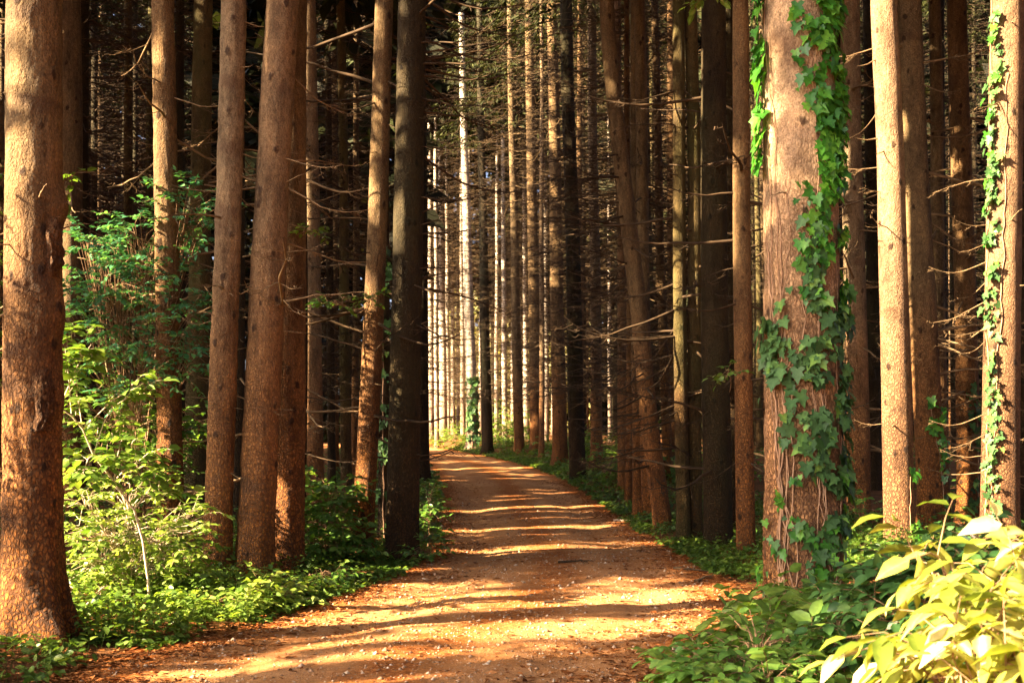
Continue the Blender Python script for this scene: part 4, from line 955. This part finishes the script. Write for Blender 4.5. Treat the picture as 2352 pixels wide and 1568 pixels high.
# ---------------------------------------------------------------- ivy
def ivy(label, T_, D, x0, spans, vines, seed, name='ivy_plant', lmul=1.0):
    """spans: (z0, z1, angle centre, angle half width, count, size, material). Leaves hug the trunk and hang like tiles."""
    root_t, prof, ra = T_
    rr = np.random.default_rng(seed)
    b0 = np.array(root_t.location)
    root = thing(name, label, 'ivy', b0)
    bags = {}; tb = Bag()
    for (z0, z1, t0, tw, n, sz, mat) in spans:
        z = rr.uniform(z0, z1, n); th = t0+tw*np.clip(rr.normal(0, .5, n), -1.1, 1.1)
        kp = vnoise(th*1.2*ra(1), z, .17, seed) > -.2
        z, th = z[kp], th[kp]; n = len(z)
        ox = np.array([prof(v) for v in z]); r = np.array([ra(v) for v in z])*1.03+rr.uniform(.005, .075, n)
        c, s = np.cos(th), np.sin(th)
        P = np.stack([ox[:, 0]+r*c, ox[:, 1]+r*s, z], -1)
        nr = np.stack([c, s, np.full(n, .35)], -1)+rr.normal(0, .32, (n, 3))
        ax = np.stack([-s*rr.normal(0, .7, n), c*rr.normal(0, .7, n), np.full(n, -1.)], -1)+.25*nr
        leaves(bags.setdefault(mat, Bag()), P, ax, nr, sz*rr.uniform(.35, 1.4, n), IVY, rr.random(n))
    for (z0, z1, ta, tb_, r0) in vines:
        z = np.linspace(z0, z1, int(14+6*(z1-z0))); m = len(z)
        th = np.interp(z, [z0, z1], [ta, tb_])+np.cumsum(rr.normal(0, .06, m))
        ox = np.array([prof(v) for v in z]); r = np.array([ra(v) for v in z])*1.02+.006
        fl = .10*np.exp(-np.maximum(z, 0)/.3)*ra(0)
        V, q = tube(np.stack([ox[:, 0]+(r+fl)*np.cos(th), ox[:, 1]+(r+fl)*np.sin(th), z], -1), np.linspace(r0, r0*.5, m), 6); tb.add(V, [q])
    tb.make('stem', M['vine'], root, smooth=True, tint=False)
    for mat, bg in bags.items():
        bg.make('foliage', M[mat], root)
    return root
SOUTH = -PI/2     # the side turned to the camera
iv = []
rv = np.random.default_rng(77)
for k in range(8): iv.append((-.1, rv.uniform(2.5, 5.6), SOUTH-rv.uniform(.2, 1.35), SOUTH-rv.uniform(.3, 1.4), rv.uniform(.004, .010)))
for k in range(7): iv.append((-.1, rv.uniform(1.2, 5.4), SOUTH+rv.uniform(-.2, .9), SOUTH+rv.uniform(.1, .9), rv.uniform(.003, .006)))
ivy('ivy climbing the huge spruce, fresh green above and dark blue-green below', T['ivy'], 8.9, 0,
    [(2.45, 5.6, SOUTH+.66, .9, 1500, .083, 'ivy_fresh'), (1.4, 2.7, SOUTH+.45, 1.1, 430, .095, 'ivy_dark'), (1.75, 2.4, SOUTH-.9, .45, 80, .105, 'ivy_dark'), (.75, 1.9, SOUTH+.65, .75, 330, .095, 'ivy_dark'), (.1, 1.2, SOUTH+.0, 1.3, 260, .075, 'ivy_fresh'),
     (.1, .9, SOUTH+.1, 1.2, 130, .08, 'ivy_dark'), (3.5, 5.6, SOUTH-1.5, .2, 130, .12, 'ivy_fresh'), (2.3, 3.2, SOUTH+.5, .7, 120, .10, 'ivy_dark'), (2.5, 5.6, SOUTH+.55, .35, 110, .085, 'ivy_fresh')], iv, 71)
ivy('ivy strip hanging down the sunny side of the spruce with snapped branches', T['edge_ivy'], 13, 0,
    [(1.9, 6.8, SOUTH-.9, .3, 200, .085, 'ivy_dark'), (2.2, 6.8, SOUTH-1.2, .3, 130, .085, 'ivy_dark'), (3.2, 6.8, SOUTH-1.1, .35, 50, .09, 'ivy_fresh'), (.3, 2.0, SOUTH-.75, .4, 110, .08, 'ivy_dark')],
    [(-.1, 6.5, SOUTH-.7, SOUTH-.5, .01), (-.1, 5.5, SOUTH-1., SOUTH-.9, .008)], 72)
ivy('small ivy strand low on the brightest sunlit trunk', T['lit'], 13, 0, [(.0, 1.1, SOUTH+.55, .28, 70, .085, 'ivy_fresh')], [(-.1, 1.0, SOUTH+.5, SOUTH+.3, .006)], 73)
ivy('ivy strand curling up the brown spruce behind the brightest trunk', T['lit2'], 15, 0, [(.3, 1.9, SOUTH+.55, .28, 70, .09, 'ivy_fresh'), (1.4, 1.9, SOUTH-.1, .25, 24, .1, 'ivy_fresh')], [(-.1, 1.9, SOUTH+.7, SOUTH+.0, .006)], 74)
ivy('dark ivy low on the dim spruce between two sunlit trunks', T['dim_ivy'], 18, 0, [(.2, 2.4, SOUTH+.3, .7, 130, .10, 'ivy_dark')], [(-.1, 2.4, SOUTH+.4, SOUTH+.3, .006)], 75)
def rec(label_start):
    for t in TREES:
        if t['root']['label'].startswith(label_start): return t['root']
def ivy_on(lab, tlab, spans, w, D, seed):
    rt = rec(tlab); ivy(lab, (rt, lambda z: (0., 0.), lambda z: w/2/F*D), D, 0, spans, [(-.1, spans[0][1]*.9, SOUTH, SOUTH+.2, .012)], seed)
ivy_on('ivy sheathing the thin spruce squeezed beside the massive blackish trunk', 'thin ivy-wrapped', [(.2, 4.2, SOUTH, 1.6, 320, .10, 'ivy_dark')], 32, 16.2, 81)
ivy_on('ivy round the foot of the pale far spruce inside the bend', 'pale sunlit spruce with ivy', [(.2, 3.8, SOUTH+.3, 1.5, 260, .24, 'ivy_dark')], 27, 57, 82)

# ---------------------------------------------------------------- light, sky, camera
w = bpy.data.worlds.new('World'); scene.world = w; w.use_nodes = True
nt = w.node_tree; bgd = nt.nodes['Background']
sky = nt.nodes.new('ShaderNodeTexSky'); sky.sky_type = 'NISHITA'; sky.sun_disc = False
sky.sun_elevation = EL; sky.sun_rotation = math.atan2(-SUN[0], -SUN[1]); sky.air_density = .5; sky.dust_density = 6.0; sky.ozone_density = .3
nt.links.new(sky.outputs[0], bgd.inputs[0]); bgd.inputs[1].default_value = .05
sl = bpy.data.lights.new('sun', 'SUN'); sl.energy = 5.0; sl.angle = rad(.45); sl.color = (1.0, .77, .49)
so = bpy.data.objects.new('sun', sl); COL.objects.link(so); so.location = (-20, -8, 20)
from mathutils import Vector
so.rotation_euler = Vector(tuple(SUN)).to_track_quat('-Z', 'Y').to_euler()
cam = bpy.data.cameras.new('camera'); co = bpy.data.objects.new('camera', cam); COL.objects.link(co)
co.location = (0, 0, EYE); co.rotation_euler = (rad(90), 0, 0)
cam.sensor_width = 36; cam.lens = 40; cam.shift_y = (HY-784)/2352; cam.clip_end = 1000; cam.clip_start = .05
cam.dof.use_dof = True; cam.dof.focus_distance = 10.5; cam.dof.aperture_fstop = 5.6
scene.camera = co
scene.view_settings.view_transform = 'Standard'; scene.view_settings.look = 'None'; scene.view_settings.exposure = 3.6; scene.view_settings.gamma = 1
cy = scene.cycles
cy.max_bounces = 6; cy.diffuse_bounces = 4; cy.glossy_bounces = 2; cy.transmission_bounces = 3; cy.sample_clamp_indirect = 6
cy.use_denoising = True
